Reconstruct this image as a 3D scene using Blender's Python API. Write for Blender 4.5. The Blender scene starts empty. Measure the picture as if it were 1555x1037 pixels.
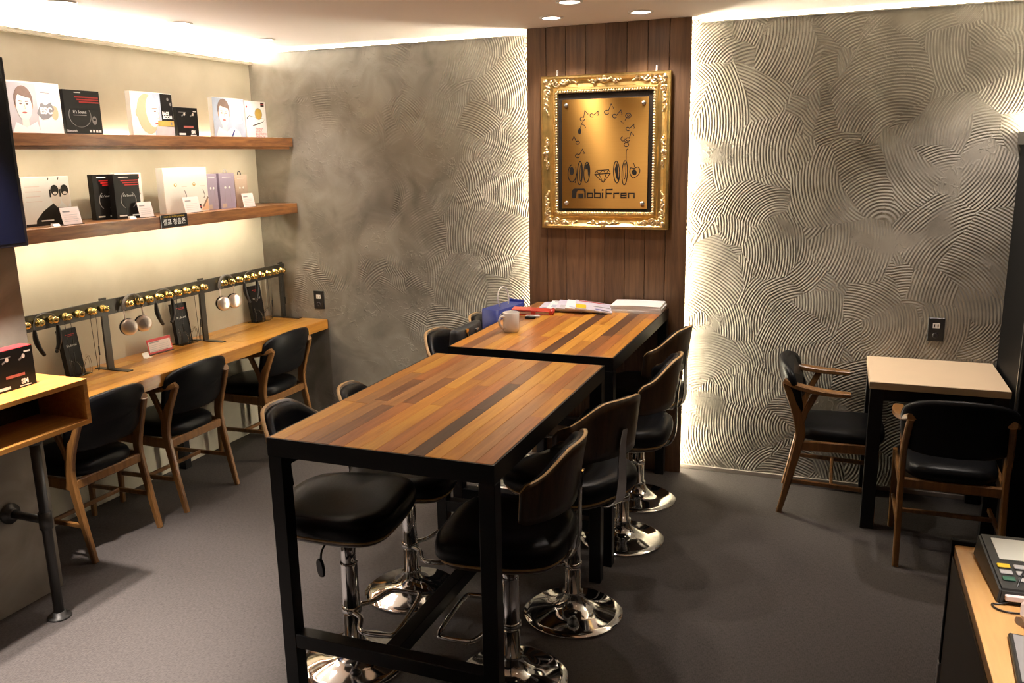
import bpy, bmesh, math, random
from mathutils import Vector, Matrix
random.seed(7)
S = bpy.context.scene
C = S.collection
PI = math.pi
R = math.radians

# ------------------------------------------------------------------ camera
cam = bpy.data.objects.new('camera', bpy.data.cameras.new('camera'))
C.objects.link(cam)
S.camera = cam
cam.data.sensor_width = 36.0
cam.data.lens = 1277.7 / 1555.0 * 36.0
cam.data.clip_start = 0.02
_r = Vector((0.93304841, 0.35935835, -0.01680015))
_u = Vector((-0.06278025, 0.20863177, 0.97597716))
_f = Vector((-0.35423058, 0.90957922, -0.21722415))
M4 = Matrix((_r, _u, -_f)).transposed().to_4x4()
M4.translation = Vector((3.5997, -4.668, 1.7965))
cam.matrix_world = M4

# ------------------------------------------------------------------ world, exposure
w = bpy.data.worlds.new('world')
S.world = w
w.use_nodes = True
w.node_tree.nodes['Background'].inputs[0].default_value = (0.9, 0.75, 0.6, 1)
w.node_tree.nodes['Background'].inputs[1].default_value = 0.02
S.view_settings.view_transform = 'Standard'
S.view_settings.look = 'None'
S.view_settings.exposure = 0.42
S.view_settings.gamma = 1.0
S.view_settings.use_curve_mapping = False

# light strengths
SPOT_W = 30.0          # watts of each ceiling downlight
DOWN_COL = (1.0, 0.89, 0.81)
LED_COL = (1.0, 0.89, 0.66)
LED_PANEL = 80.0       # strips beside the wood panel
LED_SHELF_UP = 34.0
LED_SHELF_DOWN = 48.0
LED_COVE = 300.0
LED_BACK = 25.0
LED_CAB = 240.0

# ------------------------------------------------------------------ materials
MATS = {}
def new_mat(name):
    m = bpy.data.materials.new(name)
    m.use_nodes = True
    MATS[name] = m
    nt = m.node_tree
    return m, nt, nt.nodes, nt.links, nt.nodes['Principled BSDF']
def N(nt, t, **kw):
    n = nt.nodes.new(t)
    for k, v in kw.items():
        setattr(n, k, v)
    return n
def plain(name, col, rough=0.5, metal=0.0, var=0.06, scale=40, coat=0.0, bump=0.0, spec=0.5, trans=0.0, ior=1.45, alpha=1.0):
    m, nt, ns, ln, b = new_mat(name)
    tc = N(nt, 'ShaderNodeTexCoord')
    nz = N(nt, 'ShaderNodeTexNoise'); nz.inputs['Scale'].default_value = scale; nz.inputs['Detail'].default_value = 3
    ln.new(tc.outputs['Object'], nz.inputs['Vector'])
    mp = N(nt, 'ShaderNodeMapRange'); mp.inputs[3].default_value = 1 - var; mp.inputs[4].default_value = 1 + var
    ln.new(nz.outputs['Fac'], mp.inputs[0])
    hs = N(nt, 'ShaderNodeHueSaturation'); hs.inputs['Color'].default_value = (*col, 1)
    ln.new(mp.outputs[0], hs.inputs['Value'])
    ln.new(hs.outputs[0], b.inputs['Base Color'])
    b.inputs['Roughness'].default_value = rough
    b.inputs['Metallic'].default_value = metal
    b.inputs['Coat Weight'].default_value = coat
    b.inputs['Specular IOR Level'].default_value = spec
    b.inputs['Transmission Weight'].default_value = trans
    b.inputs['IOR'].default_value = ior
    b.inputs['Alpha'].default_value = alpha
    if bump:
        bp = N(nt, 'ShaderNodeBump'); bp.inputs['Strength'].default_value = bump; bp.inputs['Distance'].default_value = 0.002
        ln.new(nz.outputs['Fac'], bp.inputs['Height']); ln.new(bp.outputs[0], b.inputs['Normal'])
    return m
def emit(name, col, strength):
    m, nt, ns, ln, b = new_mat(name)
    b.inputs['Base Color'].default_value = (*col, 1)
    b.inputs['Emission Color'].default_value = (*col, 1)
    b.inputs['Emission Strength'].default_value = strength
    return m
def wood(name, c1, c2, axis='Y', rough=0.35, coat=0.3, stretch=14, sc=3.0, spread=0.0):
    m, nt, ns, ln, b = new_mat(name)
    tc = N(nt, 'ShaderNodeTexCoord')
    oi = N(nt, 'ShaderNodeObjectInfo')
    vm = N(nt, 'ShaderNodeVectorMath', operation='SCALE'); vm.inputs[0].default_value = (7.3, 5.1, 3.7)
    ln.new(oi.outputs['Random'], vm.inputs['Scale'])
    va = N(nt, 'ShaderNodeVectorMath', operation='ADD')
    ln.new(tc.outputs['Object'], va.inputs[0]); ln.new(vm.outputs[0], va.inputs[1])
    mp = N(nt, 'ShaderNodeMapping')
    s = {'X': (1, stretch, stretch), 'Y': (stretch, 1, stretch), 'Z': (stretch, stretch, 1)}[axis]
    mp.inputs['Scale'].default_value = s
    ln.new(va.outputs[0], mp.inputs['Vector'])
    n1 = N(nt, 'ShaderNodeTexNoise'); n1.inputs['Scale'].default_value = sc; n1.inputs['Detail'].default_value = 6; n1.inputs['Distortion'].default_value = 0.8
    n2 = N(nt, 'ShaderNodeTexNoise'); n2.inputs['Scale'].default_value = sc * 6; n2.inputs['Detail'].default_value = 3
    ln.new(mp.outputs[0], n1.inputs['Vector']); ln.new(mp.outputs[0], n2.inputs['Vector'])
    ad = N(nt, 'ShaderNodeMath', operation='MULTIPLY_ADD'); ad.inputs[1].default_value = 0.3
    ln.new(n2.outputs['Fac'], ad.inputs[0]); ln.new(n1.outputs['Fac'], ad.inputs[2])
    cr = N(nt, 'ShaderNodeValToRGB')
    cr.color_ramp.elements[0].position = 0.42; cr.color_ramp.elements[0].color = (*c2, 1)
    cr.color_ramp.elements[1].position = 0.88; cr.color_ramp.elements[1].color = (*c1, 1)
    ln.new(ad.outputs[0], cr.inputs[0])
    hs = N(nt, 'ShaderNodeHueSaturation')
    mr = N(nt, 'ShaderNodeMapRange'); mr.inputs[3].default_value = 1 - spread; mr.inputs[4].default_value = 1 + spread
    ln.new(oi.outputs['Random'], mr.inputs[0]); ln.new(mr.outputs[0], hs.inputs['Value'])
    ln.new(cr.outputs[0], hs.inputs['Color']); ln.new(hs.outputs[0], b.inputs['Base Color'])
    b.inputs['Roughness'].default_value = rough
    b.inputs['Coat Weight'].default_value = coat
    b.inputs['Coat Roughness'].default_value = 0.18
    bp = N(nt, 'ShaderNodeBump'); bp.inputs['Strength'].default_value = 0.15; bp.inputs['Distance'].default_value = 0.001
    ln.new(n2.outputs['Fac'], bp.inputs['Height']); ln.new(bp.outputs[0], b.inputs['Normal'])
    return m

def plaster(name, combed):
    m, nt, ns, ln, b = new_mat(name)
    tc = N(nt, 'ShaderNodeTexCoord')
    P = tc.outputs['Object']
    def noise(scale, detail=4, vec=P, dist=0.0):
        n = N(nt, 'ShaderNodeTexNoise'); n.inputs['Scale'].default_value = scale; n.inputs['Detail'].default_value = detail
        n.inputs['Distortion'].default_value = dist
        ln.new(vec, n.inputs['Vector']); return n
    def math2(op, a, c=None, d=None):
        n = N(nt, 'ShaderNodeMath', operation=op)
        for i, v in enumerate((a, c, d)):
            if v is None: continue
            if isinstance(v, (int, float)): n.inputs[i].default_value = v
            else: ln.new(v, n.inputs[i])
        return n.outputs[0]
    def ramp(v, a, c):
        n = N(nt, 'ShaderNodeMapRange', interpolation_type='SMOOTHSTEP')
        n.inputs[1].default_value = a; n.inputs[2].default_value = c
        ln.new(v, n.inputs[0]); return n.outputs[0]
    big = noise(1.3, 5, dist=0.6).outputs['Fac']
    mid = noise(4.5, 6, dist=1.0).outputs['Fac']
    fine = noise(60, 5).outputs['Fac']
    cr = N(nt, 'ShaderNodeValToRGB')
    e = cr.color_ramp.elements
    e[0].position = 0.30; e[0].color = (0.135, 0.118, 0.094, 1)
    e[1].position = 0.72; e[1].color = (0.39, 0.36, 0.305, 1)
    mx = math2('MULTIPLY_ADD', mid, 0.55, math2('MULTIPLY', big, 0.45))
    ln.new(mx, cr.inputs[0])
    ln.new(cr.outputs[0], b.inputs['Base Color'])
    b.inputs['Roughness'].default_value = 0.62
    b.inputs['Specular IOR Level'].default_value = 0.35
    height = math2('MULTIPLY_ADD', mid, 0.5, math2('MULTIPLY', fine, 0.12))
    if combed:
        # patches of combed arcs: every Voronoi cell has its own trowel centre
        wob = noise(2.2, 2)
        vs = N(nt, 'ShaderNodeVectorMath', operation='MULTIPLY_ADD')
        ln.new(wob.outputs['Color'], vs.inputs[0]); vs.inputs[1].default_value = (0.22, 0, 0.22); ln.new(P, vs.inputs[2])
        fl = N(nt, 'ShaderNodeVectorMath', operation='MULTIPLY'); ln.new(vs.outputs[0], fl.inputs[0]); fl.inputs[1].default_value = (1, 0, 1)
        flp = N(nt, 'ShaderNodeVectorMath', operation='MULTIPLY'); ln.new(P, flp.inputs[0]); flp.inputs[1].default_value = (1, 0, 1)
        def fans(scale, seed, period, reach):
            off = N(nt, 'ShaderNodeVectorMath', operation='ADD'); ln.new(fl.outputs[0], off.inputs[0]); off.inputs[1].default_value = (seed, 0, seed * 1.7)
            vo = N(nt, 'ShaderNodeTexVoronoi', voronoi_dimensions='3D', feature='F1'); vo.inputs['Scale'].default_value = scale
            vo.inputs['Randomness'].default_value = 0.95
            ln.new(off.outputs[0], vo.inputs['Vector'])
            sc3 = N(nt, 'ShaderNodeSeparateColor'); ln.new(vo.outputs['Color'], sc3.inputs[0])
            ang = math2('MULTIPLY_ADD', sc3.outputs[0], 4.6, 2.4)      # trowel pivot: mostly below or beside the patch
            rad = math2('MULTIPLY_ADD', sc3.outputs[1], 0.22, reach)
            rc = N(nt, 'ShaderNodeCombineXYZ')
            ln.new(math2('MULTIPLY', math2('COSINE', ang), rad), rc.inputs[0]); ln.new(math2('MULTIPLY', math2('SINE', ang), rad), rc.inputs[2])
            ce = N(nt, 'ShaderNodeVectorMath', operation='ADD'); ln.new(vo.outputs['Position'], ce.inputs[0]); ln.new(rc.outputs[0], ce.inputs[1])
            of2 = N(nt, 'ShaderNodeVectorMath', operation='ADD'); ln.new(flp.outputs[0], of2.inputs[0]); of2.inputs[1].default_value = (seed + 0.11, 0, seed * 1.7 + 0.11)
            di = N(nt, 'ShaderNodeVectorMath', operation='DISTANCE'); ln.new(of2.outputs[0], di.inputs[0]); ln.new(ce.outputs[0], di.inputs[1])
            wv = math2('SINE', math2('MULTIPLY', di.outputs['Value'], 2 * PI / period))
            wv = math2('MULTIPLY_ADD', wv, 0.5, 0.5)
            sx = N(nt, 'ShaderNodeSeparateColor'); ln.new(vo.outputs['Color'], sx.inputs[0])
            return wv, sx.outputs[2], vo.outputs['Distance']
        w1, r1, d1 = fans(3.0, 3.0, 0.0145, 0.26)
        w2, r2, d2 = fans(4.6, 11.0, 0.0135, 0.20)
        sel = math2('GREATER_THAN', r1, 0.45)
        mixw = N(nt, 'ShaderNodeMix'); ln.new(sel, mixw.inputs[0]); ln.new(w2, mixw.inputs[2]); ln.new(w1, mixw.inputs[3])
        # smooth areas: mask fades the ridges; far left of the wall is trowelled flat
        sep = N(nt, 'ShaderNodeSeparateXYZ'); ln.new(P, sep.inputs[0])
        left = ramp(sep.outputs['X'], 0.7, 1.7)
        msk = ramp(math2('ADD', noise(2.6, 4, dist=0.5).outputs['Fac'], math2('MULTIPLY', left, 0.22)), 0.56, 0.66)
        ridg = math2('MULTIPLY', mixw.outputs[0], msk)
        # raised seams at patch borders
        crumb = math2('MULTIPLY', ramp(noise(22, 6, dist=1.5).outputs['Fac'], 0.52, 0.7), ramp(noise(3.1, 3).outputs['Fac'], 0.45, 0.6))
        height = math2('ADD', math2('MULTIPLY_ADD', ridg, 0.62, math2('MULTIPLY', crumb, 0.5)), math2('MULTIPLY', height, 0.9))
        height = math2('MULTIPLY_ADD', r1, 0.35, height)
    bp = N(nt, 'ShaderNodeBump'); bp.inputs['Strength'].default_value = 1.0 if combed else 0.25
    bp.inputs['Distance'].default_value = 0.0055 if combed else 0.006
    ln.new(height, bp.inputs['Height']); ln.new(bp.outputs[0], b.inputs['Normal'])
    return m

plaster('plaster_combed', True)
plaster('plaster_smooth', False)
def smooth_wall():
    m, nt, ns, ln, b = new_mat('plaster_cream')
    tc = N(nt, 'ShaderNodeTexCoord')
    nz = N(nt, 'ShaderNodeTexNoise'); nz.inputs['Scale'].default_value = 3; nz.inputs['Detail'].default_value = 6
    ln.new(tc.outputs['Object'], nz.inputs['Vector'])
    cr = N(nt, 'ShaderNodeValToRGB')
    cr.color_ramp.elements[0].position = 0.35; cr.color_ramp.elements[0].color = (0.50, 0.455, 0.355, 1)
    cr.color_ramp.elements[1].position = 0.7; cr.color_ramp.elements[1].color = (0.60, 0.555, 0.45, 1)
    ln.new(nz.outputs['Fac'], cr.inputs[0]); ln.new(cr.outputs[0], b.inputs['Base Color'])
    b.inputs['Roughness'].default_value = 0.7
    bp = N(nt, 'ShaderNodeBump'); bp.inputs['Strength'].default_value = 0.2; bp.inputs['Distance'].default_value = 0.004
    ln.new(nz.outputs['Fac'], bp.inputs['Height']); ln.new(bp.outputs[0], b.inputs['Normal'])
smooth_wall()
def carpet():
    m, nt, ns, ln, b = new_mat('carpet')
    tc = N(nt, 'ShaderNodeTexCoord')
    big = N(nt, 'ShaderNodeTexNoise'); big.inputs['Scale'].default_value = 1.5; big.inputs['Detail'].default_value = 3
    mpx = N(nt, 'ShaderNodeMapping'); mpx.inputs['Scale'].default_value = (420, 60, 1)
    mpy = N(nt, 'ShaderNodeMapping'); mpy.inputs['Scale'].default_value = (60, 420, 1)
    a = N(nt, 'ShaderNodeTexNoise'); a.inputs['Scale'].default_value = 1
    c = N(nt, 'ShaderNodeTexNoise'); c.inputs['Scale'].default_value = 1
    ln.new(tc.outputs['Object'], big.inputs['Vector']); ln.new(tc.outputs['Object'], mpx.inputs[0]); ln.new(tc.outputs['Object'], mpy.inputs[0])
    ln.new(mpx.outputs[0], a.inputs['Vector']); ln.new(mpy.outputs[0], c.inputs['Vector'])
    ad = N(nt, 'ShaderNodeMath', operation='ADD'); ln.new(a.outputs['Fac'], ad.inputs[0]); ln.new(c.outputs['Fac'], ad.inputs[1])
    hf = N(nt, 'ShaderNodeMath', operation='MULTIPLY_ADD'); ln.new(big.outputs['Fac'], hf.inputs[0]); hf.inputs[1].default_value = 0.25; ln.new(ad.outputs[0], hf.inputs[2])
    cr = N(nt, 'ShaderNodeValToRGB')
    cr.color_ramp.elements[0].position = 0.70; cr.color_ramp.elements[0].color = (0.045, 0.038, 0.035, 1)
    cr.color_ramp.elements[1].position = 1.0; cr.color_ramp.elements[1].color = (0.080, 0.069, 0.064, 1)
    mr = N(nt, 'ShaderNodeMath', operation='MULTIPLY'); mr.inputs[1].default_value = 0.78; ln.new(hf.outputs[0], mr.inputs[0])
    ln.new(mr.outputs[0], cr.inputs[0]); ln.new(cr.outputs[0], b.inputs['Base Color'])
    b.inputs['Roughness'].default_value = 0.75; b.inputs['Specular IOR Level'].default_value = 0.3
    bp = N(nt, 'ShaderNodeBump'); bp.inputs['Strength'].default_value = 0.2; bp.inputs['Distance'].default_value = 0.0015
    ln.new(ad.outputs[0], bp.inputs['Height']); ln.new(bp.outputs[0], b.inputs['Normal'])
carpet()
plain('ceiling_paint', (0.93, 0.875, 0.85), 0.8, var=0.02, scale=2)
plain('black_steel', (0.008, 0.008, 0.009), 0.4, var=0.2, spec=0.3)
plain('black_leather', (0.006, 0.006, 0.007), 0.36, var=0.25, scale=120, bump=0.2, spec=0.2)
plain('black_piping', (0.03, 0.03, 0.032), 0.4)
plain('chrome', (0.82, 0.82, 0.82), 0.07, metal=1.0, var=0.02)
plain('pipe_iron', (0.06, 0.058, 0.055), 0.45, metal=0.7)
plain('rack_steel', (0.075, 0.07, 0.062), 0.4, metal=0.6)
plain('black_plastic', (0.012, 0.012, 0.013), 0.35)
plain('white_plastic', (0.75, 0.73, 0.70), 0.35, var=0.02)
plain('gold_knob', (0.76, 0.62, 0.26), 0.2, metal=1.0, var=0.05)
plain('gold_leaf', (0.80, 0.56, 0.20), 0.36, metal=1.0, var=0.35, scale=25, bump=0.4)
plain('gold_pale', (0.90, 0.76, 0.48), 0.34, metal=1.0, var=0.25, scale=60, bump=0.3)
plain('mat_board', (0.02, 0.014, 0.01), 0.5)
plain('ink', (0.012, 0.009, 0.006), 0.5)
plain('ink_white', (0.8, 0.8, 0.78), 0.5, var=0.02)
plain('ink_red', (0.45, 0.02, 0.02), 0.5)
plain('ink_grey', (0.25, 0.24, 0.24), 0.5)
plain('ink_yellow', (0.75, 0.5, 0.02), 0.5)
plain('ink_pink', (0.45, 0.12, 0.10), 0.5)
plain('box_black', (0.009, 0.008, 0.008), 0.35, spec=0.25)
plain('box_white', (0.80, 0.79, 0.78), 0.4, var=0.02)
plain('box_red', (0.5, 0.035, 0.04), 0.4)
plain('box_violet', (0.36, 0.30, 0.42), 0.4, var=0.05)
plain('box_beige', (0.55, 0.42, 0.34), 0.4, var=0.05)
plain('card_pale', (0.74, 0.62, 0.60), 0.5, var=0.02)
plain('skin_tone', (0.72, 0.45, 0.28), 0.5, var=0.05)
plain('skin_pale', (0.80, 0.72, 0.66), 0.5, var=0.04)
plain('hair_brown', (0.22, 0.15, 0.12), 0.5, var=0.2)
plain('photo_blue', (0.42, 0.48, 0.58), 0.5, var=0.25, scale=14)
plain('photo_grey', (0.5, 0.47, 0.48), 0.5, var=0.2, scale=14)
plain('photo_gold', (0.5, 0.33, 0.07), 0.4, var=0.2)
plain('silver_cup', (0.72, 0.62, 0.57), 0.28, metal=0.85)
plain('strap_grey', (0.18, 0.17, 0.17), 0.5)
plain('paper', (0.82, 0.80, 0.78), 0.6, var=0.02)
plain('paper_lilac', (0.62, 0.58, 0.66), 0.5, var=0.15, scale=25)
plain('ceramic', (0.72, 0.66, 0.60), 0.25, var=0.02, coat=0.4)
plain('red_leather', (0.52, 0.05, 0.03), 0.35, bump=0.2)
plain('blue_paper', (0.03, 0.045, 0.22), 0.4, var=0.1)
plain('blue_light', (0.06, 0.09, 0.48), 0.4, var=0.1)
plain('bag_black', (0.025, 0.027, 0.03), 0.4, var=0.2, bump=0.3)
plain('brass', (0.8, 0.62, 0.28), 0.25, metal=1.0)
plain('table_laminate', (0.72, 0.55, 0.38), 0.42, var=0.04, scale=8)
plain('laminate_edge', (0.42, 0.31, 0.19), 0.5)
plain('counter_dark', (0.03, 0.021, 0.014), 0.5, var=0.1)
plain('terminal_grey', (0.035, 0.035, 0.033), 0.45, spec=0.3)
plain('lcd', (0.62, 0.62, 0.54), 0.35, var=0.02)
plain('key_grey', (0.38, 0.37, 0.36), 0.4)
plain('key_green', (0.02, 0.10, 0.06), 0.4)
plain('wall_dark', (0.07, 0.06, 0.05), 0.7, scale=4, var=0.15)
plain('skirting', (0.30, 0.26, 0.23), 0.6)
plain('clear_acrylic', (0.95, 0.95, 0.95), 0.06, var=0.0, trans=1.0, ior=1.25)
plain('tv_glass', (0.004, 0.005, 0.016), 0.12)
plain('tv_bezel', (0.01, 0.008, 0.012), 0.3)
plain('cabinet_black', (0.006, 0.006, 0.007), 0.55, spec=0.1)
plain('cabinet_grey', (0.06, 0.055, 0.05), 0.5)
plain('alu', (0.5, 0.5, 0.5), 0.35, metal=1.0)
emit('downlight_glow', (1.0, 0.93, 0.85), 14.0)
emit('led_panel', LED_COL, LED_PANEL)
emit('led_shelf_up', LED_COL, LED_SHELF_UP)
emit('led_shelf_down', LED_COL, LED_SHELF_DOWN)
emit('led_cove', (1.0, 0.92, 0.81), LED_COVE)
emit('led_back', LED_COL, LED_BACK)
emit('led_cab', LED_COL, LED_CAB)
# table planks, from honey to walnut
PL = []
for i, (c1, c2) in enumerate([((0.58, 0.255, 0.036), (0.38, 0.135, 0.016)), ((0.66, 0.33, 0.05), (0.47, 0.195, 0.024)),
                              ((0.47, 0.17, 0.04), (0.28, 0.085, 0.02)), ((0.27, 0.10, 0.032), (0.13, 0.045, 0.015)),
                              ((0.12, 0.05, 0.024), (0.06, 0.025, 0.013)), ((0.42, 0.19, 0.055), (0.25, 0.095, 0.026))]):
    wood('table_wood_%s' % 'abcdef'[i], c1, c2, 'Y', rough=0.33, coat=0.12, spread=0.12)
    PL.append('table_wood_%s' % 'abcdef'[i])
DK = []
for i, (c1, c2) in enumerate([((0.58, 0.28, 0.045), (0.40, 0.165, 0.022)), ((0.49, 0.22, 0.032), (0.33, 0.125, 0.018)), ((0.62, 0.32, 0.06), (0.47, 0.21, 0.032))]):
    wood('desk_wood_%s' % 'abc'[i], c1, c2, 'Y', rough=0.28, coat=0.4, spread=0.08)
    DK.append('desk_wood_%s' % 'abc'[i])
wood('shelf_wood', (0.36, 0.15, 0.045), (0.14, 0.05, 0.018), 'Y', rough=0.35, coat=0.25, stretch=9, sc=4)
wood('panel_wood', (0.19, 0.10, 0.046), (0.085, 0.043, 0.02), 'Z', rough=0.5, coat=0.0, stretch=16, sc=2.5, spread=0.16)
wood('chair_wood', (0.25, 0.115, 0.032), (0.14, 0.06, 0.016), 'Z', rough=0.38, coat=0.2)
wood('ply_edge', (0.60, 0.38, 0.16), (0.46, 0.27, 0.10), 'X', rough=0.4, coat=0.2)
wood('ply_walnut', (0.085, 0.05, 0.024), (0.035, 0.02, 0.011), 'Z', rough=0.35, coat=0.2)
wood('counter_wood', (0.62, 0.36, 0.13), (0.5, 0.26, 0.085), 'Y', rough=0.3, coat=0.3, stretch=8, sc=2)
wood('box_wood', (0.60, 0.29, 0.07), (0.42, 0.18, 0.04), 'Y', rough=0.35, coat=0.3)
def brushed():
    m, nt, ns, ln, b = new_mat('brushed_gold')
    tc = N(nt, 'ShaderNodeTexCoord'); mp = N(nt, 'ShaderNodeMapping'); mp.inputs['Scale'].default_value = (3, 400, 400)
    nz = N(nt, 'ShaderNodeTexNoise'); nz.inputs['Scale'].default_value = 2
    ln.new(tc.outputs['Object'], mp.inputs[0]); ln.new(mp.outputs[0], nz.inputs['Vector'])
    cr = N(nt, 'ShaderNodeValToRGB'); cr.color_ramp.elements[0].color = (0.44, 0.23, 0.052, 1); cr.color_ramp.elements[1].color = (0.56, 0.31, 0.08, 1)
    ln.new(nz.outputs['Fac'], cr.inputs[0]); ln.new(cr.outputs[0], b.inputs['Base Color'])
    b.inputs['Metallic'].default_value = 1.0; b.inputs['Roughness'].default_value = 0.37
    b.inputs['Anisotropic'].default_value = 0.9; b.inputs['Anisotropic Rotation'].default_value = 0.25
    tg = N(nt, 'ShaderNodeTangent', direction_type='RADIAL', axis='Z'); ln.new(tg.outputs[0], b.inputs['Tangent'])
brushed()

# ------------------------------------------------------------------ mesh helpers
def box(bm, x0, x1, y0, y1, z0, z1, bev=0.0, seg=1, mi=0):
    vs = [bm.verts.new(p) for p in [(x0,y0,z0),(x1,y0,z0),(x1,y1,z0),(x0,y1,z0),(x0,y0,z1),(x1,y0,z1),(x1,y1,z1),(x0,y1,z1)]]
    fs = [bm.faces.new([vs[i] for i in f]) for f in [(0,3,2,1),(4,5,6,7),(0,1,5,4),(1,2,6,5),(2,3,7,6),(3,0,4,7)]]
    for f in fs: f.material_index = mi
    if bev > 0:
        es = list({e for f in fs for e in f.edges})
        bmesh.ops.bevel(bm, geom=es, offset=bev, segments=seg, affect='EDGES', profile=0.5)
    return bm
def B(*a, **k):
    return box(bmesh.new(), *a, **k)
def frame_at(d, up=Vector((0, 0, 1))):
    d = d.normalized()
    if abs(d.dot(up)) > 0.97: up = Vector((0, 1, 0))
    s = d.cross(up).normalized()
    return s, s.cross(d).normalized()
def tube(bm, pts, r, n=8, closed=False, caps=True, mi=0):
    pts = [Vector(p) for p in pts]; m = len(pts); rings = []
    up = Vector((0.12, 0.05, 1)).normalized()
    rr = r if isinstance(r, (list, tuple)) else [r] * m
    prev = None
    for i, p in enumerate(pts):
        a = pts[i - 1] if (i > 0 or closed) else p
        b = pts[(i + 1) % m] if (i < m - 1 or closed) else p
        d = b - a
        if d.length < 1e-9: d = Vector((0, 0, 1))
        d.normalize()
        if prev is None: s, u = frame_at(d, up)
        else:
            s = prev - d * prev.dot(d)
            if s.length < 1e-6: s, u = frame_at(d, up)
            s.normalize(); u = s.cross(d).normalized()
        prev = s
        rings.append([bm.verts.new(p + (s * math.cos(2*PI*k/n) + u * math.sin(2*PI*k/n)) * rr[i]) for k in range(n)])
    for i in range(m if closed else m - 1):
        A, Bq = rings[i], rings[(i + 1) % m]
        for k in range(n):
            f = bm.faces.new((A[k], A[(k+1) % n], Bq[(k+1) % n], Bq[k])); f.smooth = True; f.material_index = mi
    if caps and not closed:
        for q in (rings[0], rings[-1]):
            f = bm.faces.new(q); f.material_index = mi
    return bm
def lathe(bm, prof, n=24, cx=0, cy=0, cz=0, axis='Z', mi=0):
    def P(r, h, a):
        if axis == 'Z': return (cx + r*math.cos(a), cy + r*math.sin(a), cz + h)
        if axis == 'X': return (cx + h, cy + r*math.cos(a), cz + r*math.sin(a))
        return (cx + r*math.cos(a), cy + h, cz + r*math.sin(a))
    rings = []
    for r, h in prof:
        if r <= 1e-6: rings.append([bm.verts.new(P(0, h, 0))])
        else: rings.append([bm.verts.new(P(r, h, 2*PI*k/n)) for k in range(n)])
    for A, Bq in zip(rings[:-1], rings[1:]):
        for k in range(n):
            k2 = (k + 1) % n
            if len(A) == 1 and len(Bq) == 1: continue
            if len(A) == 1: f = bm.faces.new((A[0], Bq[k], Bq[k2]))
            elif len(Bq) == 1: f = bm.faces.new((A[k], Bq[0], A[k2]))
            else: f = bm.faces.new((A[k], Bq[k], Bq[k2], A[k2]))
            f.smooth = True; f.material_index = mi
    return bm
def bar(bm, pts, sizes, side=Vector((1, 0, 0)), mi=0, bev=True):
    """a board swept along pts; sizes = (width along side, thickness across) for each point, chamfered"""
    pts = [Vector(p) for p in pts]; m = len(pts); rings = []
    side = Vector(side)
    for i, p in enumerate(pts):
        d = (pts[min(i + 1, m - 1)] - pts[max(i - 1, 0)]).normalized()
        s = (side - d * side.dot(d)).normalized(); u = d.cross(s).normalized()
        a, b = sizes[i] if isinstance(sizes, list) else sizes
        a, b = a / 2, b / 2
        c = min(a, b) * 0.4
        cs = [(-a, -b + c), (-a + c, -b), (a - c, -b), (a, -b + c), (a, b - c), (a - c, b), (-a + c, b), (-a, b - c)]
        rings.append([bm.verts.new(p + s * x + u * y) for x, y in cs])
    n = 8
    for A, Bq in zip(rings[:-1], rings[1:]):
        for k in range(n):
            f = bm.faces.new((A[k], A[(k+1) % n], Bq[(k+1) % n], Bq[k])); f.material_index = mi
    for q in (rings[0], rings[-1]):
        f = bm.faces.new(q); f.material_index = mi
    return bm
def smoothpath(pts, n=6):
    """Catmull-Rom through pts"""
    P = [Vector(p) for p in pts]; out = []
    for i in range(len(P) - 1):
        p0 = P[max(i-1, 0)]; p1 = P[i]; p2 = P[i+1]; p3 = P[min(i+2, len(P)-1)]
        for k in range(n):
            t = k / n
            out.append(0.5 * ((2*p1) + (p2-p0)*t + (2*p0-5*p1+4*p2-p3)*t*t + (3*p1-p0-3*p2+p3)*t**3))
    out.append(P[-1]); return out
def superell(a, b, n, k, e=3.2):
    t = 2*PI*k/n; c, s = math.cos(t), math.sin(t)
    return (a*math.copysign(abs(c)**(2/e), c), b*math.copysign(abs(s)**(2/e), s))
def pad(bm, a, b, prof, n=32, e=3.2, fn=None, mi=0):
    """rounded cushion: prof = list of (inset, height); fn deforms each point"""
    rings = []
    for ins, h in prof:
        r = []
        for k in range(n):
            x, y = superell(max(a - ins, 1e-3), max(b - ins, 1e-3), n, k, e if ins < min(a, b)*0.6 else 2.2)
            p = Vector((x, y, h))
            if fn: p = Vector(fn(p))
            r.append(bm.verts.new(p))
        rings.append(r)
    for A, Bq in zip(rings[:-1], rings[1:]):
        for k in range(n):
            f = bm.faces.new((A[k], A[(k+1) % n], Bq[(k+1) % n], Bq[k])); f.smooth = True; f.material_index = mi
    f = bm.faces.new(list(reversed(rings[0]))); f.smooth = False; f.material_index = mi
    f = bm.faces.new(rings[-1]); f.smooth = True; f.material_index = mi
    return bm
def ball(bm, c, r, sc=(1, 1, 1), u=8, v=6, rot=None):
    m = Matrix.Translation(Vector(c)) @ (rot.to_4x4() if rot else Matrix()) @ Matrix.Diagonal((r*sc[0], r*sc[1], r*sc[2], 1))
    res = bmesh.ops.create_uvsphere(bm, u_segments=u, v_segments=v, radius=1, matrix=m)
    for vt in res['verts']:
        for f in vt.link_faces: f.smooth = True
    return bm
def mesh_of(bm, mats, fixn=True):
    if fixn: bmesh.ops.recalc_face_normals(bm, faces=bm.faces)
    me = bpy.data.meshes.new('mesh'); bm.to_mesh(me); bm.free()
    for m in (mats if isinstance(mats, (list, tuple)) else [mats]): me.materials.append(MATS[m])
    return me
def obj(name, bm, mats, parent=None, loc=None, rot=None, label=None):
    me = mesh_of(bm, mats) if isinstance(bm, bmesh.types.BMesh) else bm
    o = bpy.data.objects.new(name, me); C.objects.link(o)
    if parent: o.parent = parent
    if loc: o.location = loc
    if rot: o.rotation_euler = rot
    if label: o['label'] = label
    return o
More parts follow.
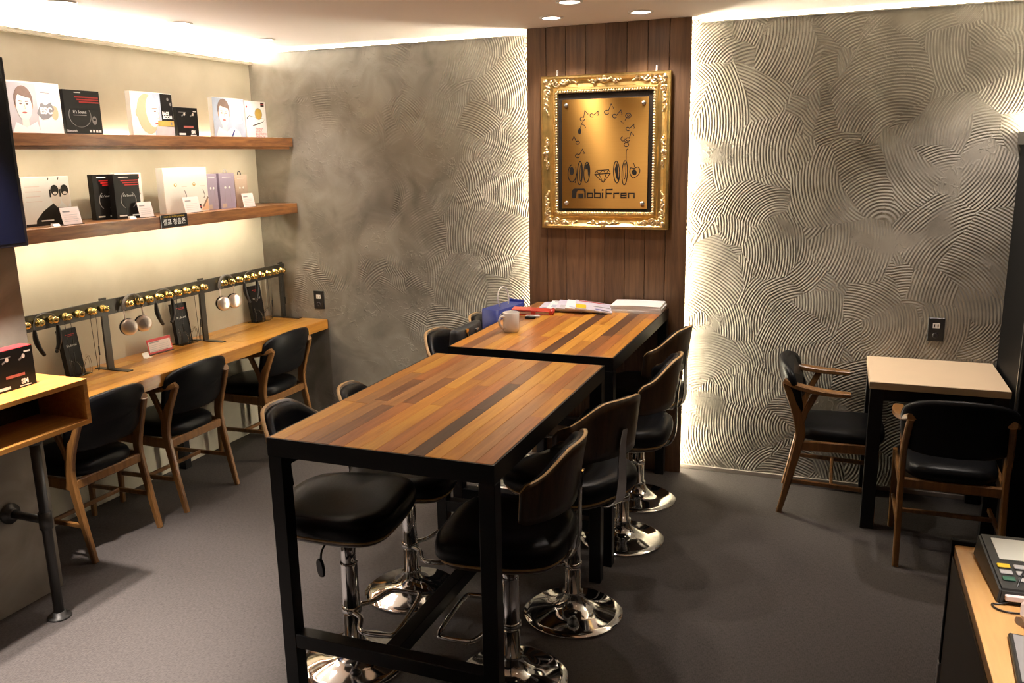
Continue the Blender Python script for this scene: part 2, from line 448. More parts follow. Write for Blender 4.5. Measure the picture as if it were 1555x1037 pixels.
def thing(name, label, cat, loc=(0, 0, 0), rz=0.0, group=None, rx=0.0):
    o = bpy.data.objects.new(name, None); C.objects.link(o); o.empty_display_size = 0.05
    o.location = loc; o.rotation_euler = (rx, 0, rz)
    o['label'] = label; o['category'] = cat
    if group: o['group'] = group
    return o
def tag(o, label, cat, group=None):
    o['label'] = label; o['category'] = cat
    if group: o['group'] = group
    return o
def struct(name, bm, mats, label=None, parent=None):
    o = obj(name, bm, mats, parent)
    if not parent: o['kind'] = 'structure'
    if label: o['label'] = label
    return o
def copy_tree(o, parent=None):
    c = o.copy(); C.objects.link(c); c.parent = parent
    for ch in o.children: copy_tree(ch, c)
    return c
def text_bm(body, size, align='CENTER', bold=0.0):
    cu = bpy.data.curves.new('t', 'FONT'); cu.body = body; cu.size = size; cu.align_x = align; cu.offset = bold
    cu.resolution_u = 3
    o = bpy.data.objects.new('t', cu); C.objects.link(o)
    dg = bpy.context.evaluated_depsgraph_get(); dg.update()
    me = bpy.data.meshes.new_from_object(o.evaluated_get(dg))
    bpy.data.objects.remove(o); bpy.data.curves.remove(cu)
    return me
# flat print on a face: local X right, local Z up, printed at local y = -off
class Print:
    def __init__(s): s.bms = {}
    def bm(s, mat): return s.bms.setdefault(mat, bmesh.new())
    def poly(s, mat, pts, lay=1):
        b = s.bm(mat); b.faces.new([b.verts.new((x, -0.0004*lay, z)) for x, z in pts]); return s
    def ell(s, mat, cx, cz, rx, rz, lay=1, n=20, rot=0):
        c, q = math.cos(rot), math.sin(rot)
        return s.poly(mat, [(cx + rx*math.cos(2*PI*k/n)*c - rz*math.sin(2*PI*k/n)*q, cz + rx*math.cos(2*PI*k/n)*q + rz*math.sin(2*PI*k/n)*c) for k in range(n)], lay)
    def rect(s, mat, x0, x1, z0, z1, lay=1): return s.poly(mat, [(x0,z0),(x1,z0),(x1,z1),(x0,z1)], lay)
    def stroke(s, mat, pts, wd, lay=1, closed=False):
        b = s.bm(mat); P = [Vector((x, z)) for x, z in pts]; m = len(P)
        L = []
        for i in range(m):
            a = P[i-1] if (i > 0 or closed) else P[i]; c = P[(i+1) % m] if (i < m-1 or closed) else P[i]
            d = c - a
            if d.length < 1e-9: d = Vector((1, 0))
            d.normalize(); nn = Vector((-d.y, d.x)); ww = (wd[i] if isinstance(wd, list) else wd) / 2
            L.append((b.verts.new((P[i].x+nn.x*ww, -0.0004*lay, P[i].y+nn.y*ww)), b.verts.new((P[i].x-nn.x*ww, -0.0004*lay, P[i].y-nn.y*ww))))
        for i in range(m if closed else m-1):
            A, D = L[i], L[(i+1) % m]; b.faces.new((A[0], A[1], D[1], D[0]))
        return s
    def arc(s, mat, cx, cz, rx, rz, a0, a1, wd, lay=1, n=14):
        pts = [(cx + rx*math.cos(R(a0 + (a1-a0)*k/n)), cz + rz*math.sin(R(a0 + (a1-a0)*k/n))) for k in range(n+1)]
        return s.stroke(mat, pts, wd, lay)
    def text(s, mat, body, x, z, size, lay=1, align='CENTER', bold=0.0):
        me = text_bm(body, size, align, bold); me.transform(Matrix.Translation((x, -0.0004*lay, z)) @ Matrix.Rotation(PI/2, 4, 'X'))
        s.bm(mat).from_mesh(me); bpy.data.meshes.remove(me); return s
    def build(s, parent, loc, names=None, rot=None):
        for mat, b in s.bms.items():
            nm = (names or {}).get(mat, 'print')
            me = mesh_of(b, mat, False)
            obj(nm, me, None, parent, loc, rot)

# ------------------------------------------------------------------ the room
H = 2.465
XR, YF = 6.2, -6.6
struct('floor', B(-0.2, XR, YF, 0.2, -0.06, 0), 'carpet', 'dark grey-brown woven carpet floor')
struct('ceiling', B(-0.2, XR, YF, 0.2, H, H + 0.06), 'ceiling_paint', 'flat pale ceiling with recessed downlights')
struct('wall_back', B(-0.2, XR, 0, 0.2, 0, H), 'plaster_combed', 'grey back wall of combed trowelled plaster')
struct('wall_left', B(-0.2, 0, -2.3, 0.0, 0, H), 'plaster_cream', 'smooth pale plaster wall behind the shelves')
struct('wall_pillar', B(-0.2, 0.553, YF, -2.262, 0, H, 0.003), 'plaster_smooth', 'grey plaster pier left of the listening desk')
struct('wall_right', B(XR, XR + 0.2, YF, 0.2, 0, H), 'wall_dark')
struct('wall_front', B(-0.2, XR + 0.2, YF - 0.2, YF, 0, H), 'wall_dark')
struct('baseboard_back', B(2.80, 4.36, -0.012, 0.0, 0, 0.024, 0.002), 'skirting', 'thin grey skirting under the combed wall')
# cove on the left wall: a slim ledge with an LED strip lying on it
cv = struct('trim_1', B(0.0, 0.03, -2.26, 0.0, H - 0.085, H - 0.073, 0.002), 'plaster_cream', 'slim cove ledge hiding an LED strip along the left wall')
obj('ledge_lip', B(0.024, 0.03, -2.26, 0.0, H - 0.073, H - 0.064), 'plaster_cream', cv)
obj('led_strip', B(-0.008, 0.008, -2.25, -0.01, -0.002, 0.002), 'led_cove', cv, (0.013, 0, H - 0.063), (0, R(42), 0))   # tilted out into the room
for i, (a, b_) in enumerate(((0.05, 1.90), (2.87, 4.6))):
    t2 = struct('trim_%d' % (i + 2), B(a, b_, -0.016, 0.0, H - 0.022, H - 0.017), 'plaster_smooth', 'slim ledge with LED light at the top of the back wall')
    obj('led_strip', B(a, b_, -0.012, -0.003, H - 0.017, H - 0.014), 'led_back', t2)

# wood panel between the two halves of the back wall: backing, planks, LED strips
PLX, PRX, PY = 1.934, 2.836, -0.096
panel = thing('wood_panel', 'floor-to-ceiling panel of dark vertical wood planks with light glowing from both sides', 'wall panel', (2.385, 0, 0))
obj('backing', B(-0.40, 0.40, -0.078, 0.0, 0, H), 'black_steel', panel)
pw = (PRX - PLX) / 8
pm = mesh_of(B(-pw/2 + 0.0012, pw/2 - 0.0012, -0.009, 0.009, 0.0, H, 0.0018), 'panel_wood')
for i in range(8):
    obj('plank', pm, None, panel, (-0.451 + pw*(i + 0.5), PY + 0.009, 0))
for s in (-1, 1):
    obj('led_strip', B(min(s*0.401, s*0.407), max(s*0.401, s*0.407), -0.052, -0.022, 0.04, H - 0.01), 'led_panel', panel)

# ------------------------------------------------------------------ downlights
def downlight(x, y, label, watts=SPOT_W, size=0.045, spot=150):
    t = thing('ceiling_downlight', label, 'downlight', (x, y, H), 0, 'recessed ceiling downlights')
    b = lathe(bmesh.new(), [(size, 0.0), (size, -0.003), (size + 0.006, -0.006), (size + 0.016, -0.004), (size + 0.018, 0.0)], 28)
    obj('trim_ring', b, 'white_plastic', t)
    obj('lens', lathe(bmesh.new(), [(0, -0.0015), (size, -0.0015), (size, 0.0)], 24), 'downlight_glow', t)
    l = bpy.data.lights.new('bulb', 'SPOT'); l.energy = watts; l.color = DOWN_COL; l.spot_size = R(spot); l.spot_blend = 0.7; l.shadow_soft_size = 0.035
    lo = bpy.data.objects.new('bulb', l); C.objects.link(lo); lo.parent = t; lo.location = (0, 0, -0.012)
    return t
downlight(2.18, -0.40, 'recessed downlight above the left edge of the gold frame', 30, spot=120)
downlight(2.63, -0.37, 'recessed downlight above the right edge of the gold frame', 30, spot=120)
downlight(2.40, -0.80, 'recessed downlight nearest the camera above the gold frame', 22, spot=120)
downlight(0.45, -0.42, 'recessed downlight in the glowing ceiling strip nearest the room corner', 26, spot=100)
downlight(0.455, -1.10, 'middle recessed downlight in the glowing ceiling strip above the desk', 26, spot=100)
downlight(0.43, -1.78, 'recessed downlight in the glowing ceiling strip at the top left', 26, spot=100)
for (x, y, wt, sp) in ((0.82, -2.60, 380, 60), (1.0, -3.3, 480, 64), (0.95, -4.0, 150, 64), (4.22, -0.38, 44, 90), (2.4, -1.55, 24, 70), (2.4, -2.5, 24, 70), (4.3, -3.0, 170, 52), (3.0, -5.2, 4, 70)):
    downlight(x, y, 'recessed downlight further along the ceiling behind the view', wt, spot=sp)

# ------------------------------------------------------------------ bar tables
def bar_table(name, label, x0, x1, y0, y1, h, seed, pattern):
    t = thing(name, label, 'table', ((x0+x1)/2, (y0+y1)/2, 0), 0, 'black steel bar tables')
    hw, hl = (x1-x0)/2, (y1-y0)/2
    rim = 0.006
    lg = 0.05
    fr = bmesh.new()
    bh = 0.06
    zt = h
    # top ring of square tube, with a shallow rebate for the planks
    for (a, b_, c, d) in ((-hw, hw, -hl, -hl + lg), (-hw, hw, hl - lg, hl)):
        box(fr, a, b_, c, d, zt - bh, zt - 0.02)
    for (a, b_, c, d) in ((-hw, -hw + lg, -hl + lg, hl - lg), (hw - lg, hw, -hl + lg, hl - lg)):
        box(fr, a, b_, c, d, zt - bh, zt - 0.02)
    for (a, b_, c, d) in ((-hw, hw, -hl, -hl + rim), (-hw, hw, hl - rim, hl), (-hw, -hw + rim, -hl + rim, hl - rim), (hw - rim, hw, -hl + rim, hl - rim)):
        box(fr, a, b_, c, d, zt - 0.02, zt - 0.001)
    box(fr, -hw + lg, hw - lg, -0.02, 0.02, zt - 0.045, zt - 0.021)
    obj('top_frame', fr, 'black_steel', t)
    lm = mesh_of(B(-lg/2, lg/2, -lg/2, lg/2, 0, h - bh, 0.002), 'black_steel')
    for sx in (-1, 1):
        for sy in (-1, 1):
            obj('leg', lm, None, t, (sx*(hw - lg/2), sy*(hl - lg/2), 0))
    zb = 0.255
    em = mesh_of(B(-hw + lg, hw - lg, -lg/2, lg/2, zb - 0.025, zb + 0.025, 0.002), 'black_steel')
    for sy in (-1, 1): obj('end_rail', em, None, t, (0, sy*(hl - lg/2), 0))
    obj('centre_rail', B(-0.025, 0.025, -hl + lg, hl - lg, zb - 0.025, zb + 0.025, 0.002), 'black_steel', t)
    rnd = random.Random(seed)
    ns = len(pattern)
    sw = (2*hw - 2*rim) / ns; L0, L1 = -hl + rim, hl - rim
    for i, segs in enumerate(pattern):
        xa = -hw + rim + sw*i
        ys = [0.0]; 
        cuts = sorted(rnd.uniform(0.22, 0.78) for _ in range(len(segs) - 1))
        if len(segs) == 3: cuts = [rnd.uniform(0.24, 0.42), rnd.uniform(0.58, 0.8)]
        ys = [0.0] + cuts + [1.0]
        for k, mi in enumerate(segs):
            ya, yb = L0 + (L1-L0)*ys[k], L0 + (L1-L0)*ys[k+1]
            obj('plank', B(0.0003, sw - 0.0003, 0.0003, yb - ya - 0.0003, 0, 0.02, 0.0008), PL[mi], t, (xa, ya, zt - 0.02))
    return t
# plank tones from the left edge to the right edge of each top (0 honey .. 4 walnut)
pat_near = [[1, 0], [0, 5, 1], [5, 3, 2], [3, 5], [2, 3, 5], [0, 1], [1, 0, 2], [2, 0], [0, 2, 0], [4, 4, 3], [1, 1], [0, 1], [5, 2], [2, 0, 5]]
pat_far = [[0, 5], [3, 0], [5, 2], [1, 0], [0, 2, 1], [2, 0], [2, 1, 2], [0, 1], [4, 4], [1, 0], [0, 1], [3, 4], [2, 5], [0, 2]]
TZ, FZ = 0.950, 0.957
bar_table('bar_table', 'near black steel bar table with a striped wood plank top', 1.978, 2.743, -2.624, -1.430, TZ, 3, pat_near)
bar_table('bar_table', 'far black steel bar table standing against the dark wood panel', 1.988, 2.753, -1.327, -0.108, FZ, 5, pat_far)

# ------------------------------------------------------------------ bar stools (front of the seat = local -Y ... back at +Y)
def make_stool():
    t = thing('bar_stool', '', 'bar stool', (0, 0, 0), 0, 'chrome bar stools around the tables')
    # everything above 'seat' is built for a seat top at z = 0.65
    zs = 0.65
    obj('base', lathe(bmesh.new(), [(0, 0), (0.195, 0), (0.2, 0.004), (0.197, 0.009), (0.17, 0.016), (0.12, 0.025), (0.085, 0.034), (0.06, 0.048), (0.044, 0.068), (0.036, 0.09), (0.034, 0.10)], 48), 'chrome', t)
    obj('outer_column', lathe(bmesh.new(), [(0.0, 0.09), (0.041, 0.09), (0.041, 0.10), (0.031, 0.104), (0.030, 0.385), (0.031, 0.39), (0.0, 0.39)], 24), 'chrome', t)
    obj('collar', lathe(bmesh.new(), [(0.031, 0.195), (0.036, 0.197), (0.036, 0.222), (0.031, 0.224)], 24), 'chrome', t)
    obj('gas_lift', lathe(bmesh.new(), [(0.0, 0.30), (0.0265, 0.30), (0.0265, zs - 0.10), (0.0, zs - 0.10)], 20), 'chrome', t)
    # footrest loop in front
    fp = [(0.028, -0.02, 0.21), (0.06, -0.06, 0.21), (0.125, -0.085, 0.21), (0.145, -0.115, 0.21), (0.145, -0.185, 0.21), (0.125, -0.215, 0.21), (0, -0.22, 0.21)]
    full = smoothpath(fp + [(-x, y, z) for x, y, z in reversed(fp[:-1])], 4)
    obj('footrest', tube(bmesh.new(), full, 0.0095, 8), 'chrome', t)
    # seat: bent-ply tray with cushion
    def seatfn(p):
        x, y, z = p
        k = 1.0 + 0.10 * (-y / 0.21)          # a little wider in front
        dip = -0.016 * max(0, 1 - (x/0.19)**2 - ((y)/0.19)**2) if z > zs - 0.02 else 0
        rise = 0.018 * max(0, -y/0.21 - 0.55)
        return (x * k, y, z + dip - rise)
    obj('seat_tray', pad(bmesh.new(), 0.217, 0.211, [(0.05, zs - 0.105), (0.012, zs - 0.095), (0.0, zs - 0.08), (0.004, zs - 0.075)], 40, 3.4, seatfn), 'ply_walnut', t)
    obj('seat_edge', pad(bmesh.new(), 0.219, 0.213, [(0.002, zs - 0.079), (0.0, zs - 0.075), (0.002, zs - 0.071)], 40, 3.4, seatfn), 'ply_edge', t)
    obj('seat_cushion', pad(bmesh.new(), 0.228, 0.222, [(0.012, zs - 0.072), (0.002, zs - 0.062), (0.0, zs - 0.035), (0.006, zs - 0.012), (0.022, zs - 0.002), (0.06, zs), (0.11, zs), (0.16, zs)], 40, 3.4, seatfn), 'black_leather', t)
    obj('mount_plate', B(-0.075, 0.075, -0.075, 0.075, zs - 0.118, zs - 0.103, 0.002), 'black_steel', t)
    lv = obj('lever', tube(bmesh.new(), smoothpath([(-0.02, -0.01, zs - 0.115), (-0.10, 0.01, zs - 0.118), (-0.155, 0.02, zs - 0.14), (-0.165, 0.022, zs - 0.175)], 4), 0.004, 6), 'pipe_iron', t)
    obj('lever_grip', pad(bmesh.new(), 0.017, 0.034, [(0.003, -0.006), (0, 0), (0.003, 0.006)], 16, 2.5), 'black_plastic', lv, (-0.168, 0.023, zs - 0.20), (PI/2, 0.15, PI/2 - 0.4))
    # wrap-around back: theta from the rear centre, wings reach forward
    RX, RY, CY = 0.232, 0.215, 0.0
    TH = R(64)
    def top(u):       # u in -1..1
        a = abs(u)
        s = max(0, min(1, (a - 0.30) / 0.55)); s = s*s*(3 - 2*s)
        e = max(0, (a - 0.90) / 0.10)
        return 0.315 - 0.004*(a/0.3)**2 - 0.062*s - 0.018*e*e
    def bot(u):
        a = abs(u); e = max(0, (a - 0.86) / 0.14)
        return 0.080 + 0.01*(1 - a) + 0.014*e*e
    def shell(bm, r0, r1, ins, nu=28, nv=6, rim_mat=1, face_mat=0):
        def pt(i, j, r):
            u = (-1 + 2*i/nu) * (1 - ins/0.30)
            th = u * TH
            z0, z1 = bot(u) + ins, top(u) - ins
            v = j/nv
            z = z0 + (z1 - z0)*v
            lean = 0.16*(z - 0.085)
            return (math.sin(th)*(RX + r), CY + math.cos(th)*(RY + r) + lean*math.cos(th)*1.0, zs + z)
        A = [[bm.verts.new(pt(i, j, r0)) for j in range(nv+1)] for i in range(nu+1)]
        Bq = [[bm.verts.new(pt(i, j, r1)) for j in range(nv+1)] for i in range(nu+1)]
        for i in range(nu):
            for j in range(nv):
                for G, fl in ((A, 0), (Bq, 1)):
                    f = bm.faces.new((G[i][j], G[i+1][j], G[i+1][j+1], G[i][j+1])); f.smooth = True; f.material_index = face_mat
        for i in range(nu):
            for j in (0, nv):
                f = bm.faces.new((A[i][j], A[i+1][j], Bq[i+1][j], Bq[i][j])); f.material_index = rim_mat; f.smooth = True
        for j in range(nv):
            for i in (0, nu):
                f = bm.faces.new((A[i][j], A[i][j+1], Bq[i][j+1], Bq[i][j])); f.material_index = rim_mat; f.smooth = True
        return bm
    obj('back_shell', shell(bmesh.new(), 0.0, 0.013, 0.0), ['ply_walnut', 'ply_edge'], t)
    obj('back_pad', shell(bmesh.new(), -0.026, -0.0005, 0.009, rim_mat=0), ['black_leather'], t)
    # chrome spring bar from under the seat up to the shell
    bp = smoothpath([(0, 0.06, zs - 0.112), (0, 0.17, zs - 0.114), (0, 0.225, zs - 0.09), (0, 0.242, zs - 0.03), (0, 0.243, zs + 0.05), (0, 0.246, zs + 0.14), (0, 0.2545, zs + 0.20)], 4)
    nb = len(bp)
    obj('back_bracket', bar(bmesh.new(), bp, [(0.075 - 0.05*(i/(nb-1)), 0.006) for i in range(nb)]), 'chrome', t)
    return t
proto = make_stool()
def lower(root, dz):
    for ch in root.children:
        if ch.name.split('.')[0] in ('seat_tray', 'seat_edge', 'seat_cushion', 'mount_plate', 'lever', 'back_shell', 'back_pad', 'back_bracket', 'gas_lift'):
            ch.location.z -= dz
# facing: stool's front is local -Y. left row faces +x -> rz = +90deg ; right row faces -x -> rz = -90deg
stools = [
    (2.045, -2.315, 90 + 8, 0.0, 'black bar stool at the left front corner of the near table'),
    (2.005, -1.790, 90 + 12, 0.07, 'second black bar stool from the camera along the left side of the tables'),
    (2.020, -1.060, 90 - 6, 0.0, 'bar stool holding the black handbag at the left front corner of the far table'),
    (1.985, -0.455, 90, 0.03, 'bar stool under the blue paper bag left of the far table'),
    (2.625, -2.222, -90 + 4, 0.05, 'black bar stool at the right front corner of the near table, closest to the camera'),
    (2.700, -1.735, -90 - 26, 0.02, 'second black bar stool from the camera along the right side of the tables'),
    (2.725, -1.02, -90 + 3, 0.05, 'black bar stool at the right front corner of the far table with chrome bracket showing'),
    (2.690, -0.53, -90 - 10, 0.01, 'black bar stool closest to the wood panel on the right side'),
]
for i, (x, y, a, dz, lab) in enumerate(stools):
    s_ = copy_tree(proto)
    s_.location = (x, y, 0); s_.rotation_euler = (0, 0, R(a)); s_['label'] = lab
    if dz: lower(s_, dz)
def remove_tree(o):
    for ch in list(o.children): remove_tree(ch)
    bpy.data.objects.remove(o)
remove_tree(proto)

# ------------------------------------------------------------------ armchairs (facing local +Y, rear feet at y = 0)
def make_chair():
    t = thing('armchair', '', 'chair', (0, 0, 0), 0, 'black leather wooden armchairs')
    W_ = 0.200
    for s in (-1, 1):
        x = s*W_
        rl = bmesh.new()
        bar(rl, smoothpath([(x, 0.0, 0.0), (x, 0.035, 0.16), (x, 0.075, 0.36), (x, 0.082, 0.44), (x, 0.06, 0.53), (x*0.97, 0.022, 0.63), (x*0.94, 0.0, 0.682)], 3),
            [(0.026, 0.026 + 0.022*min(1, i/8.0) - (0.012*max(0, (i-11)/7.0))) for i in range(19)])
        obj('rear_leg', rl, 'chair_wood', t)
        obj('arm_strut', bar(bmesh.new(), [(x, 0.075, 0.45), (x*1.01, 0.10, 0.54), (x*1.03, 0.145, 0.641)], [(0.022, 0.03), (0.022, 0.028), (0.022, 0.03)]), 'chair_wood', t)
        obj('front_leg', bar(bmesh.new(), [(x, 0.435, 0.0), (x, 0.42, 0.40)], [(0.024, 0.024), (0.032, 0.036)]), 'chair_wood', t)
        # arm: a flat paddle, sloping gently down to the front
        ap = smoothpath([(x*0.93, -0.005, 0.688), (x*1.0, 0.05, 0.668), (x*1.08, 0.15, 0.652), (x*1.10, 0.24, 0.647), (x*1.09, 0.30, 0.645)], 3)
        obj('armrest', bar(bmesh.new(), ap, [(0.03 + 0.03*math.sin(PI*min(1, (i+1)/(len(ap)+1.5))), 0.028 - 0.008*i/len(ap)) for i in range(len(ap))]), 'chair_wood', t)
        obj('side_rail', bar(bmesh.new(), [(x, 0.065, 0.365), (x, 0.425, 0.375)], (0.022, 0.05), (1, 0, 0)), 'chair_wood', t)
        obj('side_stretcher', bar(bmesh.new(), [(x, 0.04, 0.175), (x, 0.43, 0.165)], (0.016, 0.022), (1, 0, 0)), 'chair_wood', t)
    obj('rear_rail', bar(bmesh.new(), [(-W_, 0.075, 0.365), (W_, 0.075, 0.365)], (0.024, 0.045), (0, 1, 0)), 'chair_wood', t)
    obj('front_rail', bar(bmesh.new(), [(-W_, 0.423, 0.375), (W_, 0.423, 0.375)], (0.024, 0.045), (0, 1, 0)), 'chair_wood', t)
    obj('cross_stretcher', bar(bmesh.new(), [(-W_, 0.24, 0.17), (W_, 0.24, 0.17)], (0.016, 0.02), (0, 1, 0)), 'chair_wood', t)
    def sf(p):
        x, y, z = p
        return (x*(1 + 0.08*y/0.2), y + 0.265, z - 0.05*(0.2 - y)*0.3 + (0.006*(1 - (x/0.2)**2) if z > 0.43 else 0))
    obj('seat', pad(bmesh.new(), 0.193, 0.205, [(0.012, 0.390), (0.0, 0.398), (-0.004, 0.42), (0.004, 0.438), (0.02, 0.449), (0.06, 0.454), (0.12, 0.456)], 40, 4.0, sf), 'black_leather', t)
    # back pad: rounded panel, slightly bowed, leaning backwards
    def bf(p):
        x, z, d = p          # pad() builds in xy with height = depth
        zz = z + 0.645
        bow = 0.05*(x/0.2)**2
        lean = -0.22*(zz - 0.52)
        taper = 1.0 + 0.05*(z/0.13)
        return (x*taper, 0.055 + lean + bow - d - 0.03, zz - 0.028*(x/0.2)**2*(1 if z > 0 else 0))
    obj('backrest', pad(bmesh.new(), 0.222, 0.135, [(0.02, -0.022), (0.004, -0.016), (0.0, 0.0), (0.004, 0.012), (0.02, 0.02), (0.06, 0.024), (0.10, 0.025)], 44, 5.5, bf), 'black_leather', t)
    return t
cp = make_chair()
chairs = [
    (0.515, -1.855, 90, 'black leather armchair at the listening desk beside the pipe-legged counter'),
    (0.515, -1.265, 90, 'middle black leather armchair of the three at the listening desk'),
    (0.515, -0.475, 90, 'black leather armchair at the listening desk nearest the room corner'),
    (3.402, -0.268, -90, 'wooden armchair left of the small beige table seen from its side'),
    (4.122, -0.900, 0, 'black leather armchair in front of the small beige table, back to the camera'),
]
for (x, y, a, lab) in chairs:
    c_ = copy_tree(cp); c_.location = (x, y, 0); c_.rotation_euler = (0, 0, R(a)); c_['label'] = lab
remove_tree(cp)

# ------------------------------------------------------------------ small beige table at the right
st = thing('side_table', 'small square table with beige top and black base by the right wall', 'table', (4.068, -0.258, 0))
tp = obj('table_top', B(-0.29, 0.29, -0.28, 0.255, 0.70, 0.735, 0.002), 'table_laminate', st)
obj('edge_band', B(-0.2905, 0.2905, -0.2815, -0.2795, 0.701, 0.733), 'laminate_edge', tp)
lm = mesh_of(B(-0.03, 0.03, -0.025, 0.025, 0, 0.70, 0.002), 'black_steel')
for sx in (-1, 1):
    for sy in (-1, 1): obj('leg', lm, None, st, (sx*0.255, sy*0.24 - 0.014, 0))
obj('apron', B(-0.225, 0.225, -0.25, 0.23, 0.64, 0.6995), 'black_steel', st)

# ------------------------------------------------------------------ tall black cabinet at the far right
cb = thing('tall_cabinet', 'tall black cabinet at the right edge with light glowing on top', 'cabinet', (4.70, -0.30, 0))
obj('body', B(-0.325, 0.35, -0.30, 0.29, 0, 1.80, 0.003), 'cabinet_black', cb)
obj('top_board', B(-0.34, 0.36, -0.31, 0.295, 1.80, 1.86, 0.003), 'cabinet_grey', cb)
obj('edge_strip', B(-0.329, -0.325, -0.262, -0.250, 0.02, 1.79), 'alu', cb)
obj('led_strip', B(-0.325, 0.34, 0.23, 0.252, 1.8605, 1.867), 'led_cab', cb)

# ------------------------------------------------------------------ long desk on the left wall
DZ = 0.75
dk = thing('listening_desk', 'long wall desk with a honey wood plank top under the knob rail', 'desk', (0.0, 0, 0))
rnd = random.Random(11)
nst = 6; sw = 0.458/nst
for i in range(nst):
    cuts = sorted([rnd.uniform(0.2, 0.45), rnd.uniform(0.55, 0.85)])
    ys = [0] + cuts + [1]
    for k in range(3):
        ya, yb = -2.255 + 2.25*ys[k], -2.255 + 2.25*ys[k+1]
        obj('plank', B(0.0003, sw - 0.0003, 0.0003, yb - ya - 0.0003, 0, 0.03, 0.0008), DK[rnd.randrange(3)], dk, (0.003 + sw*i, ya, DZ - 0.03))
obj('front_edge', B(0.4615, 0.4745, -2.255, -0.004, DZ - 0.062, DZ, 0.0012), 'desk_wood_b', dk)
obj('under_frame', B(0.01, 0.455, -2.25, -0.01, DZ - 0.06, DZ - 0.0305), 'black_steel', dk)
for y in (-2.2, -0.95, -0.05):
    obj('leg', B(0.02, 0.07, y - 0.025, y + 0.025, 0, DZ - 0.06, 0.002), 'black_steel', dk)

# ------------------------------------------------------------------ wall shelves
def shelf(z0, z1, lab, up):
    s = thing('wall_shelf', lab, 'shelf', (0, -1.12, z0), 0, 'wooden shelves on the left wall')
    obj('board', B(0.0, 0.30, -1.13, 1.115, 0, z1 - z0, 0.0015), 'shelf_wood', s)
    if up: obj('led_strip', B(0.004, 0.016, -1.12, 1.10, z1 - z0, z1 - z0 + 0.005), 'led_shelf_up', s)
    xs = 0.255 if up else 0.13
    obj('led_strip', B(xs, xs + 0.015, -1.12, 0.98, -0.005, 0.0), 'led_shelf_down', s)
    obj('led_lip', B(xs + 0.02, xs + 0.027, -1.12, 1.10, -0.016, 0.0), 'shelf_wood', s)
    return s
shelf(1.868, 1.922, 'upper wooden wall shelf holding photo boxes, lit from above and below', True)
shelf(1.447, 1.510, 'lower wooden wall shelf holding boxes and the black Korean sign', False)
U1, U2 = 1.922, 1.510

# ------------------------------------------------------------------ knob rail on the desk
kr = thing('knob_rail', 'black metal rail with gold knobs standing on the desk', 'rail', (0.16, 0, DZ), 0)
obj('rail_bar', B(-0.006, 0.006, -2.255, -0.012, 0.285, 0.362, 0.001), 'rack_steel', kr)
def arm(y):
    p = obj('post', B(-0.018, -0.006, y - 0.02, y + 0.02, 0.004, 0.372, 0.001), 'rack_steel', kr)
    obj('foot_plate', B(-0.10, 0.12, y - 0.018, y + 0.018, 0.0, 0.005, 0.001), 'rack_steel', p)
for y in (-1.50, -0.79, -0.032): arm(y)
knm = mesh_of(lathe(bmesh.new(), [(0.0, 0.0), (0.010, 0.0), (0.010, 0.008), (0.017, 0.014), (0.0205, 0.024), (0.0195, 0.034), (0.0155, 0.041), (0.0155, 0.045), (0.0165, 0.051), (0.013, 0.060), (0.0, 0.064)], 16, axis='X'), 'gold_knob')
KY = []
for a, b_ in ((-1.99 - 0.15, -1.545), (-1.385, -0.825), (-0.655, -0.085)):
    for i in range(9): KY.append(a + (b_ - a)*i/8)
for y in KY: obj('knob', knm, None, kr, (0.006, y, 0.328))
KZ = DZ + 0.328

def headphones(y, lab):
    t = thing('headphones', lab, 'headphones', (0.19, y, KZ), 0, 'over-ear headphones hanging on the knob rail')
    pts = [(0, 0.062*math.sin(R(a)), -0.017 + 0.062*math.cos(R(a)) - 0.004) for a in range(-100, 101, 10)]
    b = bmesh.new(); bar(b, pts, (0.02, 0.010), (1, 0, 0)); obj('headband', b, 'strap_grey', t)
    for s in (-1, 1):
        obj('arm', tube(bmesh.new(), [(0, s*0.061, -0.03), (0, s*0.062, -0.075), (0.004, s*0.056, -0.095)], 0.0035, 6), 'silver_cup', t)
        cu = obj('ear_cup', lathe(bmesh.new(), [(0, 0.014), (0.032, 0.014), (0.041, 0.010), (0.043, 0.0), (0.041, -0.008), (0.0, -0.008)], 24, axis='X'), 'silver_cup', t, (0.012, s*0.05, -0.122), (0, 0, R(-20)))
        obj('ear_cushion', lathe(bmesh.new(), [(0.040, -0.008), (0.045, -0.014), (0.042, -0.026), (0.024, -0.024), (0.0, -0.014)], 20, axis='X'), 'black_leather', cu)
headphones((KY[9] + KY[10])/2 + 0.0, 'silver over-ear headphones hanging on the left half of the knob rail')
headphones((KY[18] + KY[19])/2 + 0.0, 'silver over-ear headphones hanging on the knob rail nearer the corner')
def neckband(y, wd, lab):
    t = thing('neckband_headset', lab, 'headset', (0.195, y, KZ + 0.017), 0, 'neckband headsets hanging on the knob rail')
    h = wd/2
    obj('neck_wire', tube(bmesh.new(), smoothpath([(0, -h, -0.05), (0, -h*0.97, -0.02), (0, -h*0.7, 0.008), (0, 0, 0.019), (0, h*0.7, 0.008), (0, h*0.97, -0.02), (0, h, -0.05)], 5), 0.0028, 6), 'strap_grey', t)
    for s in (-1, 1):
        pts = smoothpath([(0, s*h, -0.045), (0, s*h*1.0, -0.09), (0.004, s*h*0.86, -0.13), (0.006, s*h*0.62, -0.162)], 4)
        n = len(pts)
        obj('pendant', tube(bmesh.new(), pts, [0.005 + 0.0075*math.sin(PI*min(0.78, (i+1)/n)) for i in range(n)], 8), 'black_plastic', t)
        obj('earbud', ball(bmesh.new(), (0.006, s*h*0.55, -0.168), 0.009), 'black_plastic', t)
neckband((KY[3] + KY[4])/2, 0.125, 'black neckband headset hanging on the knob rail at far left')
